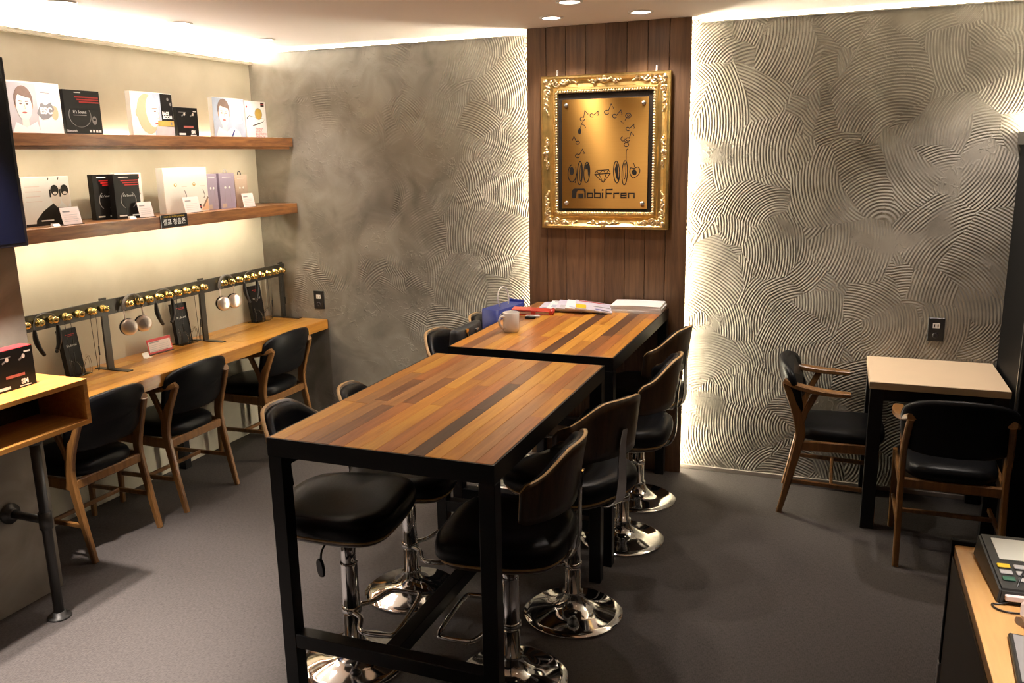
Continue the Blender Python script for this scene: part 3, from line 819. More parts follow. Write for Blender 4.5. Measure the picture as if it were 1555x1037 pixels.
neckband((KY[12] + KY[13])/2 + 0.005, 0.12, 'black neckband headset hanging beside the left silver headphones')
neckband((KY[21] + KY[22])/2 + 0.005, 0.12, 'black neckband headset hanging beside the right silver headphones')
def earphones(y, zl, lab):
    t = thing('wired_earphones', lab, 'earphones', (0.20, y, KZ + 0.012), 0, 'wired earphones hanging on the knob rail')
    for s, l in ((-1, 0.20), (1, 0.27)):
        obj('cord', tube(bmesh.new(), smoothpath([(0, 0, 0.003), (0.003, s*0.012, -0.004), (0.004, s*0.017, -0.05), (0.003, s*0.013, -l*0.7), (0.0, s*0.004, -zl)], 4), 0.0013, 5), 'black_plastic', t)
    obj('remote', tube(bmesh.new(), [(0.003, 0.013, -0.19), (0.003, 0.012, -0.235)], 0.0035, 6), 'black_plastic', t)
earphones(KY[5], 0.31, 'thin black earphone cord hanging below the far left knobs')
earphones(KY[7], 0.31, 'thin black earphone cord hanging beside the left rail post')
earphones(KY[14] + 0.001, 0.31, 'thin black earphone cord hanging behind the middle black box')
earphones(KY[16], 0.31, 'thin black earphone cord hanging just left of the middle rail post')
earphones(KY[24], 0.31, 'thin black earphone cord hanging beside the corner box')
earphones(KY[26] - 0.004, 0.31, 'thin black earphone cord hanging on the last knob by the corner')

# ------------------------------------------------------------------ printed boxes (front = local -Y, turned to face +x)
def pbox(name, label, cat, x, y0, y1, z, h, d, mat, pr=None, group=None, tilt=0.0, rz=90, side=None, names=None):
    """x = front face, y0..y1 along the wall"""
    w_ = y1 - y0
    t = thing(name, label, cat, (x, (y0+y1)/2, z), R(rz), group, rx=-tilt)
    obj('box_body', B(-w_/2, w_/2, 0, d, 0, h, 0.0008), mat, t)
    if side: obj('spine', B(-w_/2 - 0.0006, -w_/2, 0.002, d - 0.002, 0.002, h - 0.002), side, t)
    if pr: pr(w_, h).build(t, (0, 0, 0), names)
    return t
G1 = 'photo boxes on the upper shelf'; G2 = 'boxes on the lower shelf'
def portrait(p, cx, cz, rx, rz, hair, lay, skin='skin_pale'):
    p.rect(skin, cx - rx*0.42, cx + rx*0.42, cz - rz*1.45, cz - rz*0.6, lay)
    p.ell(hair, cx, cz + rz*0.28, rx*1.13, rz*0.92, lay + 1)
    p.ell(skin, cx, cz - rz*0.08, rx*0.95, rz*0.95, lay + 2)
    p.poly(hair, [(cx - rx*0.95, cz + rz*0.35), (cx - rx*0.6, cz + rz*0.62), (cx + rx*0.1, cz + rz*0.5), (cx + rx*0.95, cz + rz*0.4), (cx + rx*0.8, cz + rz*0.95), (cx, cz + rz*1.15), (cx - rx*0.8, cz + rz*0.95)], lay + 3)
    for s in (-1, 1):
        p.ell(hair, cx + s*rx*0.38, cz + rz*0.04, rx*0.17, rz*0.055, lay + 3)
        p.stroke(hair, [(cx + s*rx*0.16, cz + rz*0.19), (cx + s*rx*0.58, cz + rz*0.21)], rz*0.07, lay + 3)
        p.ell('skin_tone', cx + s*rx*0.99, cz - rz*0.05, rx*0.12, rz*0.2, lay + 1)
    p.stroke('skin_tone', [(cx + rx*0.04, cz + rz*0.05), (cx + rx*0.12, cz - rz*0.27), (cx - rx*0.08, cz - rz*0.29)], rx*0.07, lay + 3)
    p.ell('ink_pink', cx, cz - rz*0.52, rx*0.3, rz*0.06, lay + 3)
def pr_man_white(w_, h):
    p = Print()
    p.rect('photo_grey', -w_*0.49, w_*0.05, h*0.01, h*0.97, 1)
    portrait(p, -w_*0.2, h*0.56, w_*0.15, h*0.30, 'hair_brown', 2)
    p.poly('box_white', [(-w_*0.45, h*0.02), (-w_*0.38, h*0.22), (-w_*0.2, h*0.12), (w_*0.0, h*0.24), (w_*0.05, h*0.02)], 7)
    p.poly('ink_grey', [(w_*0.02, h*0.40), (w_*0.12, h*0.62), (w_*0.20, h*0.56), (w_*0.30, h*0.63), (w_*0.36, h*0.50), (w_*0.30, h*0.36), (w_*0.22, h*0.30), (w_*0.12, h*0.28)], 2)
    p.ell('skin_tone', w_*0.36, h*0.42, w_*0.07, h*0.14, 1)
    p.text('ink_white', 'ESC', w_*0.2, h*0.40, h*0.17, 3, bold=0.002)
    p.rect('ink_grey', w_*0.13, w_*0.3, h*0.80, h*0.815, 1)
    return p
def pr_band_black(w_, h):
    p = Print()
    p.arc('ink_grey', -w_*0.1, h*0.43, w_*0.30, h*0.26, 150, 305, 0.0035, 1)
    p.arc('ink_grey', -w_*0.1, h*0.43, w_*0.30, h*0.26, -125, 30, 0.0035, 1)
    p.text('ink_white', "It's Sound", -w_*0.1, h*0.48, h*0.095, 1)
    p.rect('ink_grey', -w_*0.28, w_*0.08, h*0.43, h*0.445, 1)
    p.ell('ink_grey', w_*0.29, h*0.33, w_*0.065, h*0.10, 1)
    p.ell('box_black', w_*0.29, h*0.35, w_*0.045, h*0.03, 2)
    p.rect('ink_white', -w_*0.2, -w_*0.02, h*0.935, h*0.955, 1)
    for k in range(3): p.rect('ink_red', -w_*0.2 + w_*0.08*k*0.7, w_*0.46, h*(0.83 - 0.055*k), h*(0.862 - 0.055*k), 1)
    p.text('ink_white', 'Bluetooth', -w_*0.36, h*0.06, h*0.07, 1)
    for k in range(4): p.rect('ink_white', w_*(0.12 + 0.09*k), w_*(0.18 + 0.09*k), h*0.055, h*0.11, 1)
    return p
def pr_band_small(w_, h):
    p = Print()
    p.arc('ink_grey', w_*0.02, h*0.42, w_*0.30, h*0.20, 120, 240, 0.004, 1)
    p.arc('ink_grey', w_*0.02, h*0.42, w_*0.30, h*0.20, -60, 60, 0.004, 1)
    p.text('ink_white', "It's Sound", w_*0.02, h*0.50, h*0.07, 1)
    for k in range(3): p.rect('ink_red', w_*(-0.22 + 0.07*k), w_*0.47, h*(0.85 - 0.05*k), h*(0.875 - 0.05*k), 1)
    p.rect('ink_white', -w_*0.3, w_*0.1, h*0.93, h*0.945, 1)
    p.rect('ink_white', -w_*0.4, -w_*0.1, h*0.055, h*0.085, 1); p.rect('ink_white', w_*0.12, w_*0.4, h*0.055, h*0.085, 1)
    return p
def pr_face_gold(w_, h):
    p = Print()
    p.rect('photo_blue', w_*0.02, w_*0.22, h*0.02, h*0.98, 1)
    p.ell('skin_tone', -w_*0.12, h*0.50, w_*0.25, h*0.46, 2, rot=0.12)
    p.ell('skin_pale', -w_*0.01, h*0.56, w_*0.15, h*0.36, 3, rot=0.12)
    p.ell('skin_tone', -w_*0.37, h*0.52, w_*0.035, h*0.09, 3)
    p.stroke('hair_brown', [(-w_*0.02, h*0.63), (w_*0.10, h*0.64)], 0.003, 4); p.ell('hair_brown', w_*0.05, h*0.57, w_*0.03, h*0.018, 4)
    p.stroke('skin_tone', [(w_*0.12, h*0.56), (w_*0.15, h*0.42), (w_*0.09, h*0.40)], 0.003, 4); p.ell('ink_pink', w_*0.08, h*0.29, w_*0.05, h*0.018, 4)
    p.rect('box_black', w_*0.20, w_*0.49, h*0.24, h*0.98, 4)
    p.rect('photo_gold', w_*0.10, w_*0.49, h*0.22, h*0.36, 5)
    p.rect('photo_grey', w_*0.05, w_*0.49, h*0.01, h*0.23, 5)
    p.text('ink_white', 'BASS', w_*0.30, h*0.50, h*0.10, 6, bold=0.001); p.text('ink_white', 'BOOM', w_*0.34, h*0.41, h*0.10, 6, bold=0.001)
    for q in ((0.38, 0.86), (0.44, 0.75), (0.42, 0.3)): p.ell('ink_grey', w_*q[0], h*q[1], w_*0.025, h*0.04, 6)
    return p
def pr_sm(w_, h):
    p = Print()
    for s in (-1, 1):
        p.stroke('ink_grey', [(s*w_*0.2 - 0.012, h*0.70), (s*w_*0.2 + 0.010, h*0.78)], 0.007, 1)
        p.ell('skin_pale', s*w_*0.2 + 0.010, h*0.78, 0.007, 0.009, 2)
    p.rect('ink_pink', -w_*0.22, w_*0.24, h*0.30, h*0.37, 1)
    p.text('ink_white', 'SM', w_*0.22, h*0.10, h*0.16, 1, bold=0.0015); p.rect('ink_white', w_*0.08, w_*0.36, h*0.035, h*0.06, 1)
    p.rect('ink_white', -w_*0.45, -w_*0.14, h*0.05, h*0.12, 1); p.rect('ink_white', w_*0.28, w_*0.44, h*0.86, h*0.90, 1)
    p.rect('ink_grey', -w_*0.4, -w_*0.05, h*0.83, h*0.845, 1)
    return p
def pr_man_blue(w_, h):
    p = Print()
    p.rect('photo_blue', -w_*0.5, w_*0.5, 0.001, h*0.99, 1)
    portrait(p, -w_*0.17, h*0.60, w_*0.17, h*0.31, 'hair_brown', 2)
    p.poly('box_white', [(-w_*0.46, h*0.01), (-w_*0.36, h*0.26), (-w_*0.12, h*0.14), (w_*0.10, h*0.28), (w_*0.3, h*0.14), (w_*0.34, h*0.01)], 7)
    p.poly('blue_paper', [(w_*0.02, h*0.02), (w_*0.1, h*0.18), (w_*0.15, h*0.18), (w_*0.06, h*0.02)], 8)
    for q in ((0.2, 0.82, 0.07), (0.3, 0.72, 0.09), (0.36, 0.9, 0.05), (0.28, 0.5, 0.07), (0.36, 0.42, 0.06)): p.ell('ink_white', w_*q[0], h*q[1], w_*q[2], h*q[2]*1.2, 2)
    p.rect('skin_pale', w_*0.24, w_*0.40, h*0.35, h*0.56, 3)
    return p
def pr_bud_white(w_, h):
    p = Print()
    p.ell('photo_gold', w_*0.12, h*0.66, w_*0.17, h*0.145, 2); p.ell('ink_grey', w_*0.12, h*0.66, w_*0.19, h*0.16, 1)
    p.stroke('ink', [(-w_*0.46, h*0.52), (-w_*0.34, h*0.60), (-w_*0.1, h*0.57), (w_*0.2, h*0.54), (w_*0.42, h*0.53), (w_*0.34, h*0.45), (w_*0.05, h*0.38), (-w_*0.2, h*0.33)], [0.008, 0.003, 0.003, 0.003, 0.003, 0.003, 0.008, 0.004], 1)
    p.rect('ink', w_*0.25, w_*0.42, h*0.86, h*0.97, 1); p.rect('box_red', w_*0.25, w_*0.42, h*0.92, h*0.935, 2)
    for k, s in enumerate(('PREMIUM', 'SOUND', 'BLUETOOTH', 'EARPHONE')): p.text('ink_red', s, -w_*0.08, h*(0.22 - 0.07*k), h*0.085, 1, 'LEFT')
    p.ell('box_red', -w_*0.44, h*0.84, w_*0.04, h*0.03, 1)
    return p
pbox('photo_box', 'white photo box with a man and grey lettering patch beside the television', 'box', 0.20, -1.925, -1.645, U1, 0.225, 0.03, 'box_white', pr_man_white, G1)
pbox('neckband_box', 'square black box printed with a neckband on the upper shelf', 'box', 0.20, -1.628, -1.418, U1, 0.205, 0.05, 'box_black', pr_band_black, G1)
pbox('photo_box', 'white-framed photo box with a golden-lit face and black corner', 'box', 0.20, -1.225, -0.930, U1, 0.222, 0.03, 'box_white', pr_face_gold, G1)
pbox('earbud_box', 'small black box with SM lettering on the upper shelf', 'box', 0.20, -0.905, -0.742, U1, 0.155, 0.05, 'box_black', pr_sm, G1)
pbox('photo_box', 'bluish photo box with a man in a white shirt', 'box', 0.20, -0.613, -0.336, U1, 0.225, 0.03, 'box_white', pr_man_blue, G1)
pbox('earphone_box', 'white box with a gold-green earphone at the end of the upper shelf', 'box', 0.20, -0.322, -0.125, U1, 0.218, 0.05, 'box_white', pr_bud_white, G1)
tag(obj('paper_strip', B(0.10, 0.24, -0.105, -0.03, U1, U1 + 0.003), 'paper'), 'flat white paper lying at the corner end of the upper shelf', 'paper')

def pr_two_people(w_, h):
    p = Print()
    p.poly('ink', [(-w_*0.30, h*0.01), (-w_*0.28, h*0.13), (-w_*0.12, h*0.30), (w_*0.12, h*0.46), (w_*0.22, h*0.36), (w_*0.5, h*0.36), (w_*0.5, h*0.01)], 1)
    p.rect('ink', -w_*0.5, -w_*0.28, h*0.01, h*0.06, 1)
    for cx in (0.17, 0.38):
        p.poly('skin_pale', [(w_*(cx - 0.10), h*0.78), (w_*(cx - 0.08), h*0.48), (w_*(cx + 0.03), h*0.36), (w_*(cx + 0.10), h*0.46), (w_*(cx + 0.11), h*0.78)], 2)
        p.ell('ink', w_*(cx - 0.0), h*0.72, w_*0.085, h*0.11, 3); p.ell('skin_pale', w_*(cx + 0.0), h*0.66, w_*0.045, h*0.03, 4)
        p.stroke('ink', [(w_*(cx - 0.12), h*0.93), (w_*(cx - 0.10), h*0.98)], 0.004, 3)
        p.rect('ink', w_*(cx - 0.12), w_*(cx - 0.085), h*0.58, h*0.74, 3)
    for k in range(4): p.rect('card_pale', -w_*0.44, w_*(-0.14 + 0.03*(k % 2)), h*(0.80 - 0.1*k), h*(0.815 - 0.1*k), 1)
    p.rect('ink_white', -w_*0.18, w_*0.08, h*0.10, h*0.125, 2)
    return p
pbox('headphone_box', 'white box showing two people in sunglasses and headphones', 'box', 0.205, -1.905, -1.672, U2, 0.222, 0.05, 'box_white', pr_two_people, G2, side='box_black', rz=84)
pbox('neckband_box', 'black neckband box half hidden behind its twin on the lower shelf', 'box', 0.160, -1.478, -1.35, U2, 0.222, 0.035, 'box_black', pr_band_small, G2, rz=84)
pbox('neckband_box', 'black neckband box with red lettering in front on the lower shelf', 'box', 0.22, -1.405, -1.255, U2, 0.22, 0.04, 'box_black', pr_band_small, G2, rz=84)
pbox('earphone_box', 'white box with a gold disc behind the black neckband boxes', 'box', 0.158, -1.340, -1.165, U2, 0.225, 0.03, 'box_white', pr_bud_white, G2)
def pr_white_big(w_, h):
    p = Print()
    for cx in (-0.25, 0.18):
        p.ell('photo_gold', w_*cx, h*0.62, w_*0.035, h*0.04, 1); p.ell('box_white', w_*cx, h*0.63, w_*0.02, h*0.022, 2)
        p.stroke('ink_grey', [(w_*(cx + 0.2), h*0.50), (w_*(cx + 0.22), h*0.43), (w_*(cx + 0.24), h*0.36), (w_*(cx + 0.21), h*0.30)], [0.004, 0.008, 0.004, 0.007], 1)
        p.rect('card_pale', w_*(cx + 0.14), w_*(cx + 0.26), h*0.57, h*0.585, 1)
    p.poly('skin_tone', [(w_*0.32, h*0.02), (w_*0.34, h*0.12), (w_*0.49, h*0.32), (w_*0.49, h*0.02)], 1)
    p.stroke('hair_brown', [(w_*0.36, h*0.10), (w_*0.49, h*0.32)], 0.010, 2)
    p.rect('ink', w_*0.24, w_*0.31, h*0.06, h*0.17, 2); p.rect('box_red', w_*0.24, w_*0.31, h*0.10, h*0.12, 3)
    return p
pbox('earphone_box', 'large white earphone box in the middle of the lower shelf', 'box', 0.20, -1.045, -0.725, U2, 0.245, 0.05, 'box_white', pr_white_big, G2, rz=87)
def pr_violet(w_, h):
    p = Print()
    for s in (-1, 1):
        p.ell('ink_white', s*w_*0.14, h*0.60, w_*0.07, h*0.035, 1); p.stroke('ink_grey', [(s*w_*0.16, h*0.57), (s*w_*0.2, h*0.2)], 0.0015, 1)
    p.rect('ink_white', -w_*0.3, w_*0.3, h*0.885, h*0.90, 1); p.rect('box_beige', -w_*0.42, -w_*0.12, h*0.03, h*0.15, 1)
    return p
def hang_tab(t, w_, h, mat):
    obj('hang_tab', tube(bmesh.new(), [(-0.012, 0.01, h), (-0.012, 0.01, h + 0.012), (-0.006, 0.01, h + 0.02), (0.006, 0.01, h + 0.02), (0.012, 0.01, h + 0.012), (0.012, 0.01, h)], 0.003, 6), mat, t)
t_ = pbox('earphone_box', 'slim violet box next to the large white box', 'box', 0.195, -0.712, -0.632, U2, 0.205, 0.045, 'box_violet', pr_violet, G2, rz=84, side='photo_grey')
t_ = pbox('earphone_box', 'wider violet box with a hanging tab on the lower shelf', 'box', 0.205, -0.612, -0.492, U2, 0.205, 0.045, 'box_violet', pr_violet, G2, rz=84); hang_tab(t_, 0.12, 0.205, 'alu')
t_ = pbox('earphone_box', 'beige box with a dark hanging tab at the end of the lower shelf', 'box', 0.19, -0.462, -0.348, U2, 0.192, 0.045, 'box_beige', pr_violet, G2); hang_tab(t_, 0.11, 0.192, 'black_plastic')

def price_card(x, y, z, w_, h, lab, red=False, rz=90, grp='price cards on the lower shelf'):
    t = thing('price_card', lab, 'card', (x, y, z), R(rz), grp)
    obj('card', B(-w_/2, w_/2, 0.0, 0.002, 0.003, h), 'box_red' if red else 'card_pale', t, None, (R(-12), 0, 0))
    p = Print()
    if red: p.rect('card_pale', -w_*0.46, w_*0.46, h*0.16, h*0.82, 1)
    p.rect('ink_grey', -w_*0.4, -w_*0.02, h*0.72, h*0.80, 2)
    for k in range(4): p.rect('photo_grey', -w_*0.4, w_*(0.36 - 0.06*(k % 2)), h*(0.56 - 0.12*k), h*(0.59 - 0.12*k), 2)
    p.build(t, (0, 0, 0), None, (R(-12), 0, 0))
    obj('stand_base', B(-w_/2, w_/2, -0.012, 0.035, 0, 0.003), 'black_plastic' if red else 'clear_acrylic', t)
price_card(0.262, -1.715, U2, 0.105, 0.082, 'pale price card in front of the two-people headphone box')
price_card(0.262, -1.255, U2, 0.095, 0.08, 'pale price card in front of the black neckband boxes')
price_card(0.262, -0.915, U2, 0.12, 0.088, 'pale price card in front of the large white box')
price_card(0.262, -0.43, U2, 0.105, 0.085, 'pale price card in front of the beige box')
for y, lab in ((-1.815, 'small folded white tag before the two-people headphone box'), (-1.36, 'small folded white tag before the black neckband boxes')):
    tg = thing('shelf_tag', lab, 'tag', (0.275, y, U2), R(90), 'small folded tags on the lower shelf')
    obj('front_flap', B(-0.018, 0.018, -0.001, 0.0, 0, 0.014), 'paper', tg, None, (R(-40), 0, 0))
    obj('rear_flap', B(-0.018, 0.018, 0.0175, 0.0185, 0, 0.014), 'paper', tg, None, (R(0), 0, 0))
# Korean sign on the front edge of the lower shelf
sg = thing('shelf_sign', 'small black sign with white Korean lettering on the lower shelf edge', 'sign', (0.301, -1.115, 1.450), R(90))
obj('plate', B(-0.098, 0.098, 0.0, 0.0, 0.0, 0.0) if False else B(-0.098, 0.098, -0.004, 0.0, 0.0, 0.066, 0.0005), 'box_black', sg)
p = Print(); p.text('ink_white', '셀프 청음존', 0.0, 0.016, 0.034, 1, bold=0.0006); p.text('ink_yellow', 'YOUR SELF MUSIC LISTENING', 0.0, 0.0515, 0.0115, 1)
p.rect('ink_white', -0.098, -0.095, 0.0, 0.066, 1)
p.build(sg, (0, -0.004, 0), {'ink_white': 'lettering', 'ink_yellow': 'small_lettering'})

# ------------------------------------------------------------------ boxes and cards on the desk
def desk_box(y, lab, rz, x=0.085):
    t = thing('display_box', lab, 'box', (x, y, DZ + 0.004), R(rz), 'tall black boxes on the listening desk', rx=-0.12)
    w_, h = 0.105, 0.235
    obj('box_body', B(-w_/2, w_/2, 0, 0.028, 0, h, 0.0008), 'box_black', t)
    p = Print(); p.text('ink_white', "It's Sound", 0, h*0.62, 0.017, 1); p.rect('ink_red', -w_*0.25, w_*0.3, h*0.87, h*0.885, 1); p.rect('ink_red', -w_*0.12, w_*0.3, h*0.84, h*0.85, 1)
    p.build(t, (0, 0, 0), {'ink_white': 'lettering'})
    a = thing('acrylic_holder', 'clear acrylic holder around the ' + lab, 'holder', (x, y, DZ), R(rz), 'clear acrylic holders on the listening desk')
    obj('base_plate', B(-0.06, 0.06, -0.03, 0.05, 0, 0.003), 'clear_acrylic', a)
    for s in (-1, 1):
        obj('side_wing', bar(bmesh.new(), smoothpath([(s*0.058, -0.028, 0.003), (s*0.058, -0.03, 0.05), (s*0.058, -0.022, 0.085), (s*0.05, -0.01, 0.09)], 3), (0.004, 0.012)), 'clear_acrylic', a)
        obj('front_hook', tube(bmesh.new(), smoothpath([(s*0.056, -0.028, 0.088), (s*0.03, -0.032, 0.08), (s*0.008, -0.034, 0.045), (s*0.005, -0.03, 0.003)], 4), 0.0035, 6), 'clear_acrylic', a)
desk_box(-1.645, 'tall black box on the desk near the pipe-legged counter', 96)
desk_box(-0.885, 'tall black box on the desk beside the middle rail post', 84)
desk_box(-0.200, 'tall black box on the desk nearest the room corner', 84)
price_card(0.115, -1.11, DZ, 0.165, 0.085, 'red-edged card in a stand on the listening desk', True, 86, 'cards on the listening desk')
tg = thing('desk_tag', 'small white folded tag beside the red-edged desk card', 'tag', (0.13, -1.235, DZ), R(90))
obj('front_flap', B(-0.022, 0.022, 0, 0.001, 0, 0.03), 'paper', tg, None, (R(-25), 0, 0))
obj('foot_flap', B(-0.022, 0.022, -0.02, 0.002, 0, 0.001), 'paper', tg)

# ------------------------------------------------------------------ high counter on pipe legs, left
hc = thing('pipe_counter', 'wooden open-fronted counter box on an iron pipe leg beside the grey pier', 'counter', (0.555, -2.25, 0))
obj('top_board', B(0, 0.275, -1.6, 0, 0.93, 0.95, 0.0012), 'box_wood', hc)
obj('bottom_board', B(0, 0.275, -1.6, 0, 0.765, 0.785, 0.0012), 'box_wood', hc)
obj('end_board', B(0, 0.275, -0.02, 0, 0.785, 0.93, 0.0012), 'box_wood', hc)
obj('end_board', B(0, 0.275, -1.6, -1.58, 0.785, 0.93, 0.0012), 'box_wood', hc)
obj('back_board', B(0, 0.012, -1.58, -0.02, 0.785, 0.93), 'counter_dark', hc)
for y in (-0.21, -1.35):
    lg_ = obj('pipe_leg', lathe(bmesh.new(), [(0.0, 0.006), (0.019, 0.006), (0.019, 0.765), (0, 0.765)], 16), 'pipe_iron', hc, (0.20, y, 0))
    obj('floor_flange', lathe(bmesh.new(), [(0, 0), (0.045, 0), (0.045, 0.007), (0.026, 0.009), (0.025, 0.025), (0.019, 0.026)], 20), 'pipe_iron', lg_)
    obj('top_flange', lathe(bmesh.new(), [(0.019, 0.735), (0.026, 0.736), (0.026, 0.755), (0.045, 0.757), (0.045, 0.7648), (0, 0.7648)], 20), 'pipe_iron', lg_)
    obj('tee_fitting', lathe(bmesh.new(), [(0.019, 0.385), (0.025, 0.386), (0.025, 0.455), (0.019, 0.456)], 16), 'pipe_iron', lg_)
    obj('wall_pipe', tube(bmesh.new(), [(0.0, 0, 0.42), (-0.19, 0, 0.42)], 0.016, 12), 'pipe_iron', lg_)
    obj('wall_flange', lathe(bmesh.new(), [(0.017, -0.17), (0.026, -0.172), (0.026, -0.185), (0.042, -0.187), (0.042, -0.20), (0, -0.20)], 18, cz=0.42, axis='X'), 'pipe_iron', lg_)
tb = pbox('earbud_box', 'black and red earbud box with SM lettering on the pipe-legged counter', 'box', 0.70, -2.545, -2.365, 0.95, 0.155, 0.06, 'box_black', pr_sm, None, rz=92)
obj('lid', B(-0.0895, 0.0895, 0.0005, 0.0595, 0.155, 0.157), 'box_red', tb)

# ------------------------------------------------------------------ television on the pier
tv = thing('television', 'flat black television mounted on the grey pier at the left edge', 'television', (0.5535, -2.25, 1.476))
obj('wall_bracket', B(0.0, 0.03, -0.65, -0.25, 0.2, 0.5), 'black_steel', tv)
obj('housing', B(0.03, 0.065, -1.22, 0.0, 0, 0.71, 0.003), 'tv_bezel', tv)
obj('screen', B(0.065, 0.0665, -1.205, -0.015, 0.015, 0.695), 'tv_glass', tv)

# ------------------------------------------------------------------ gold frame
fx, fz = 2.384, 1.796
fw, fh = 0.356, 0.410
gf = thing('gold_frame', 'ornate gilded frame with a brushed gold plate on the wood panel', 'picture frame', (fx, PY, fz))
b = bmesh.new()
prof = [(0.0, 0.0), (0.0, 0.035), (0.006, 0.042), (0.014, 0.042), (0.020, 0.036), (0.030, 0.026), (0.045, 0.021), (0.060, 0.023), (0.068, 0.030), (0.076, 0.031), (0.080, 0.024), (0.090, 0.020), (0.092, 0.006)]
rings = []
for ins, d in prof:
    a, c = fw - ins, fh - ins
    rings.append([b.verts.new(q) for q in ((-a, -d, -c), (a, -d, -c), (a, -d, c), (-a, -d, c))])
for A, Bq in zip(rings[:-1], rings[1:]):
    for k in range(4): b.faces.new((A[k], A[(k+1) % 4], Bq[(k+1) % 4], Bq[k]))
obj('moulding', b, 'gold_leaf', gf)
obj('mat_board', B(-fw + 0.091, fw - 0.091, -0.008, -0.001, -fh + 0.091, fh - 0.091), 'mat_board', gf)
# rows of small beads along the sight edge
b = bmesh.new()
iw, ih = fw - 0.085, fh - 0.085
for s in (-1, 1):
    n = 46
    for k in range(n):
        z = -ih + 2*ih*(k + 0.5)/n
        ball(b, (s*iw, -0.027, z), 0.0062, (1.5, 1, 1), 6, 4, Matrix.Rotation(R(35*s), 3, 'Y'))
    n = 38
    for k in range(n):
        x = -iw + 2*iw*(k + 0.5)/n
        ball(b, (x, -0.027, s*ih), 0.0062, (1, 1, 1.5), 6, 4, Matrix.Rotation(R(35*s), 3, 'Y'))
bd = obj('beading', b, 'gold_pale', gf); bd['kind'] = 'stuff'
def scroll(bm, c, r, turns, sx, sz, thick, a0=0):
    pts = []; n = int(14*turns); rr = []
    for k in range(n + 1):
        a = a0 + 2*PI*turns*k/n; q = r*(1 - 0.8*k/n)
        pts.append((c[0] + sx*q*math.cos(a), c[1] - 0.006*k/n, c[2] + sz*q*math.sin(a))); rr.append(thick*(1 - 0.45*k/n))
    tube(bm, pts, rr, 6)
def leaf(bm, c, ln_, wd, ang, d=0.008):
    ball(bm, c, 1.0, (ln_, d, wd), 8, 5, Matrix.Rotation(-ang, 3, 'Y'))
cm = bmesh.new()
rnd = random.Random(4)
D0 = -0.032
# corner ornament built for the lower-left corner, spreading along +x and +z
for (x, z, r) in ((0.028, 0.028, 0.016), (0.05, 0.045, 0.010), (0.045, 0.06, 0.009)): ball(cm, (x, D0 - 0.006, z), r, (1, 0.7, 1))
for k in range(7):
    u = 0.03 + 0.024*k; wv = 0.010*math.sin(k*1.7)
    leaf(cm, (u, D0, 0.022 + wv), 0.017, 0.008, 0.7*(-1)**k); leaf(cm, (0.022 + wv, D0, u), 0.017, 0.008, PI/2 + 0.7*(-1)**k)
    leaf(cm, (u + 0.01, D0 + 0.006, 0.045 - 0.003*k), 0.013, 0.006, 0.9*(-1)**(k+1)); leaf(cm, (0.045 - 0.003*k, D0 + 0.006, u + 0.01), 0.013, 0.006, PI/2 - 0.9*(-1)**k)
for (cx_, cz_, sx, sz, a0) in ((0.085, 0.040, 1, 1, 0), (0.040, 0.085, 1, 1, PI/2), (0.13, 0.028, -1, 1, 0.5), (0.028, 0.13, 1, -1, 2.0)):
    scroll(cm, (cx_, D0, cz_), 0.019, 1.3, sx, sz, 0.0055, a0)
for k in range(5):
    ball(cm, (0.17 + 0.008*k, D0 + 0.004, 0.024 + 0.004*k), 0.006, u=6, v=4); ball(cm, (0.024 + 0.004*k, D0 + 0.004, 0.17 + 0.008*k), 0.006, u=6, v=4)
cme = mesh_of(cm, 'gold_pale')
for sx in (-1, 1):
    for sz in (-1, 1):
        o = obj('corner_ornament', cme, None, gf, (sx*fw, 0, sz*fh)); o.scale = (-sx, 1, -sz)
mm = bmesh.new()
ball(mm, (0, D0 - 0.004, 0), 0.016, (1.2, 0.7, 1)); ball(mm, (0, D0 - 0.008, 0.014), 0.009)
for s in (-1, 1):
    for k in range(4):
        leaf(mm, (s*(0.022 + 0.017*k), D0 + 0.001*k, 0.004*math.sin(2*k)), 0.015, 0.008 - 0.001*k, s*0.6*(-1)**k)
    scroll(mm, (s*0.034, D0, 0.010), 0.014, 1.2, s, 1, 0.005, 0.3)
    scroll(mm, (s*0.058, D0, -0.006), 0.011, 1.1, s, -1, 0.0045, 0.3)
    ball(mm, (s*0.088, D0 + 0.004, 0), 0.006)
mme = mesh_of(mm, 'gold_pale')
for (x, z, a, sc) in ((0, fh - 0.03, 0, 1), (0, -fh + 0.03, PI, 1), (-fw + 0.03, 0, -PI/2, 0.95), (fw - 0.03, 0, PI/2, 0.95)):
    o = obj('side_ornament', mme, None, gf, (x, 0, z), (0, a, 0)); o.scale = (sc, 1, sc)
# plate with its drawing, given in a 545 x 718 grid
pwid, phei = 0.480, 0.585
plate = obj('gold_plate', B(-pwid/2, pwid/2, -0.0225, -0.0205, -phei/2, phei/2, 0.0006), 'brushed_gold', gf)
plate.location = (0.0, 0, -0.008)
for sx in (-1, 1):
    for sz in (-1, 1):
        obj('standoff', lathe(bmesh.new(), [(0.0, -0.034), (0.008, -0.033), (0.012, -0.028), (0.012, -0.0225), (0.006, -0.0222), (0.006, -0.008)], 16, axis='Y'), 'alu', plate, (sx*(pwid/2 - 0.026), 0, sz*(phei/2 - 0.030)))
def gp(X, Y): return ((X - 417.5)/545*pwid, -(Y - 542)/718*phei)
p = Print()
def flush(nm):
    global p
    p.build(plate, (0, -0.0226, 0), {'ink': nm}); p = Print()
def st_(pts, wd=5, closed=False, smooth=True):
    q = [gp(*a) for a in pts]
    if smooth and len(q) > 2:
        q = [(v.x, v.z) for v in smoothpath([(x, 0, z) for x, z in (q + q[:1] if closed else q)], 5)]
        if closed: q = q[:-1]
    p.stroke('ink', q, wd/545*pwid, 1, closed)
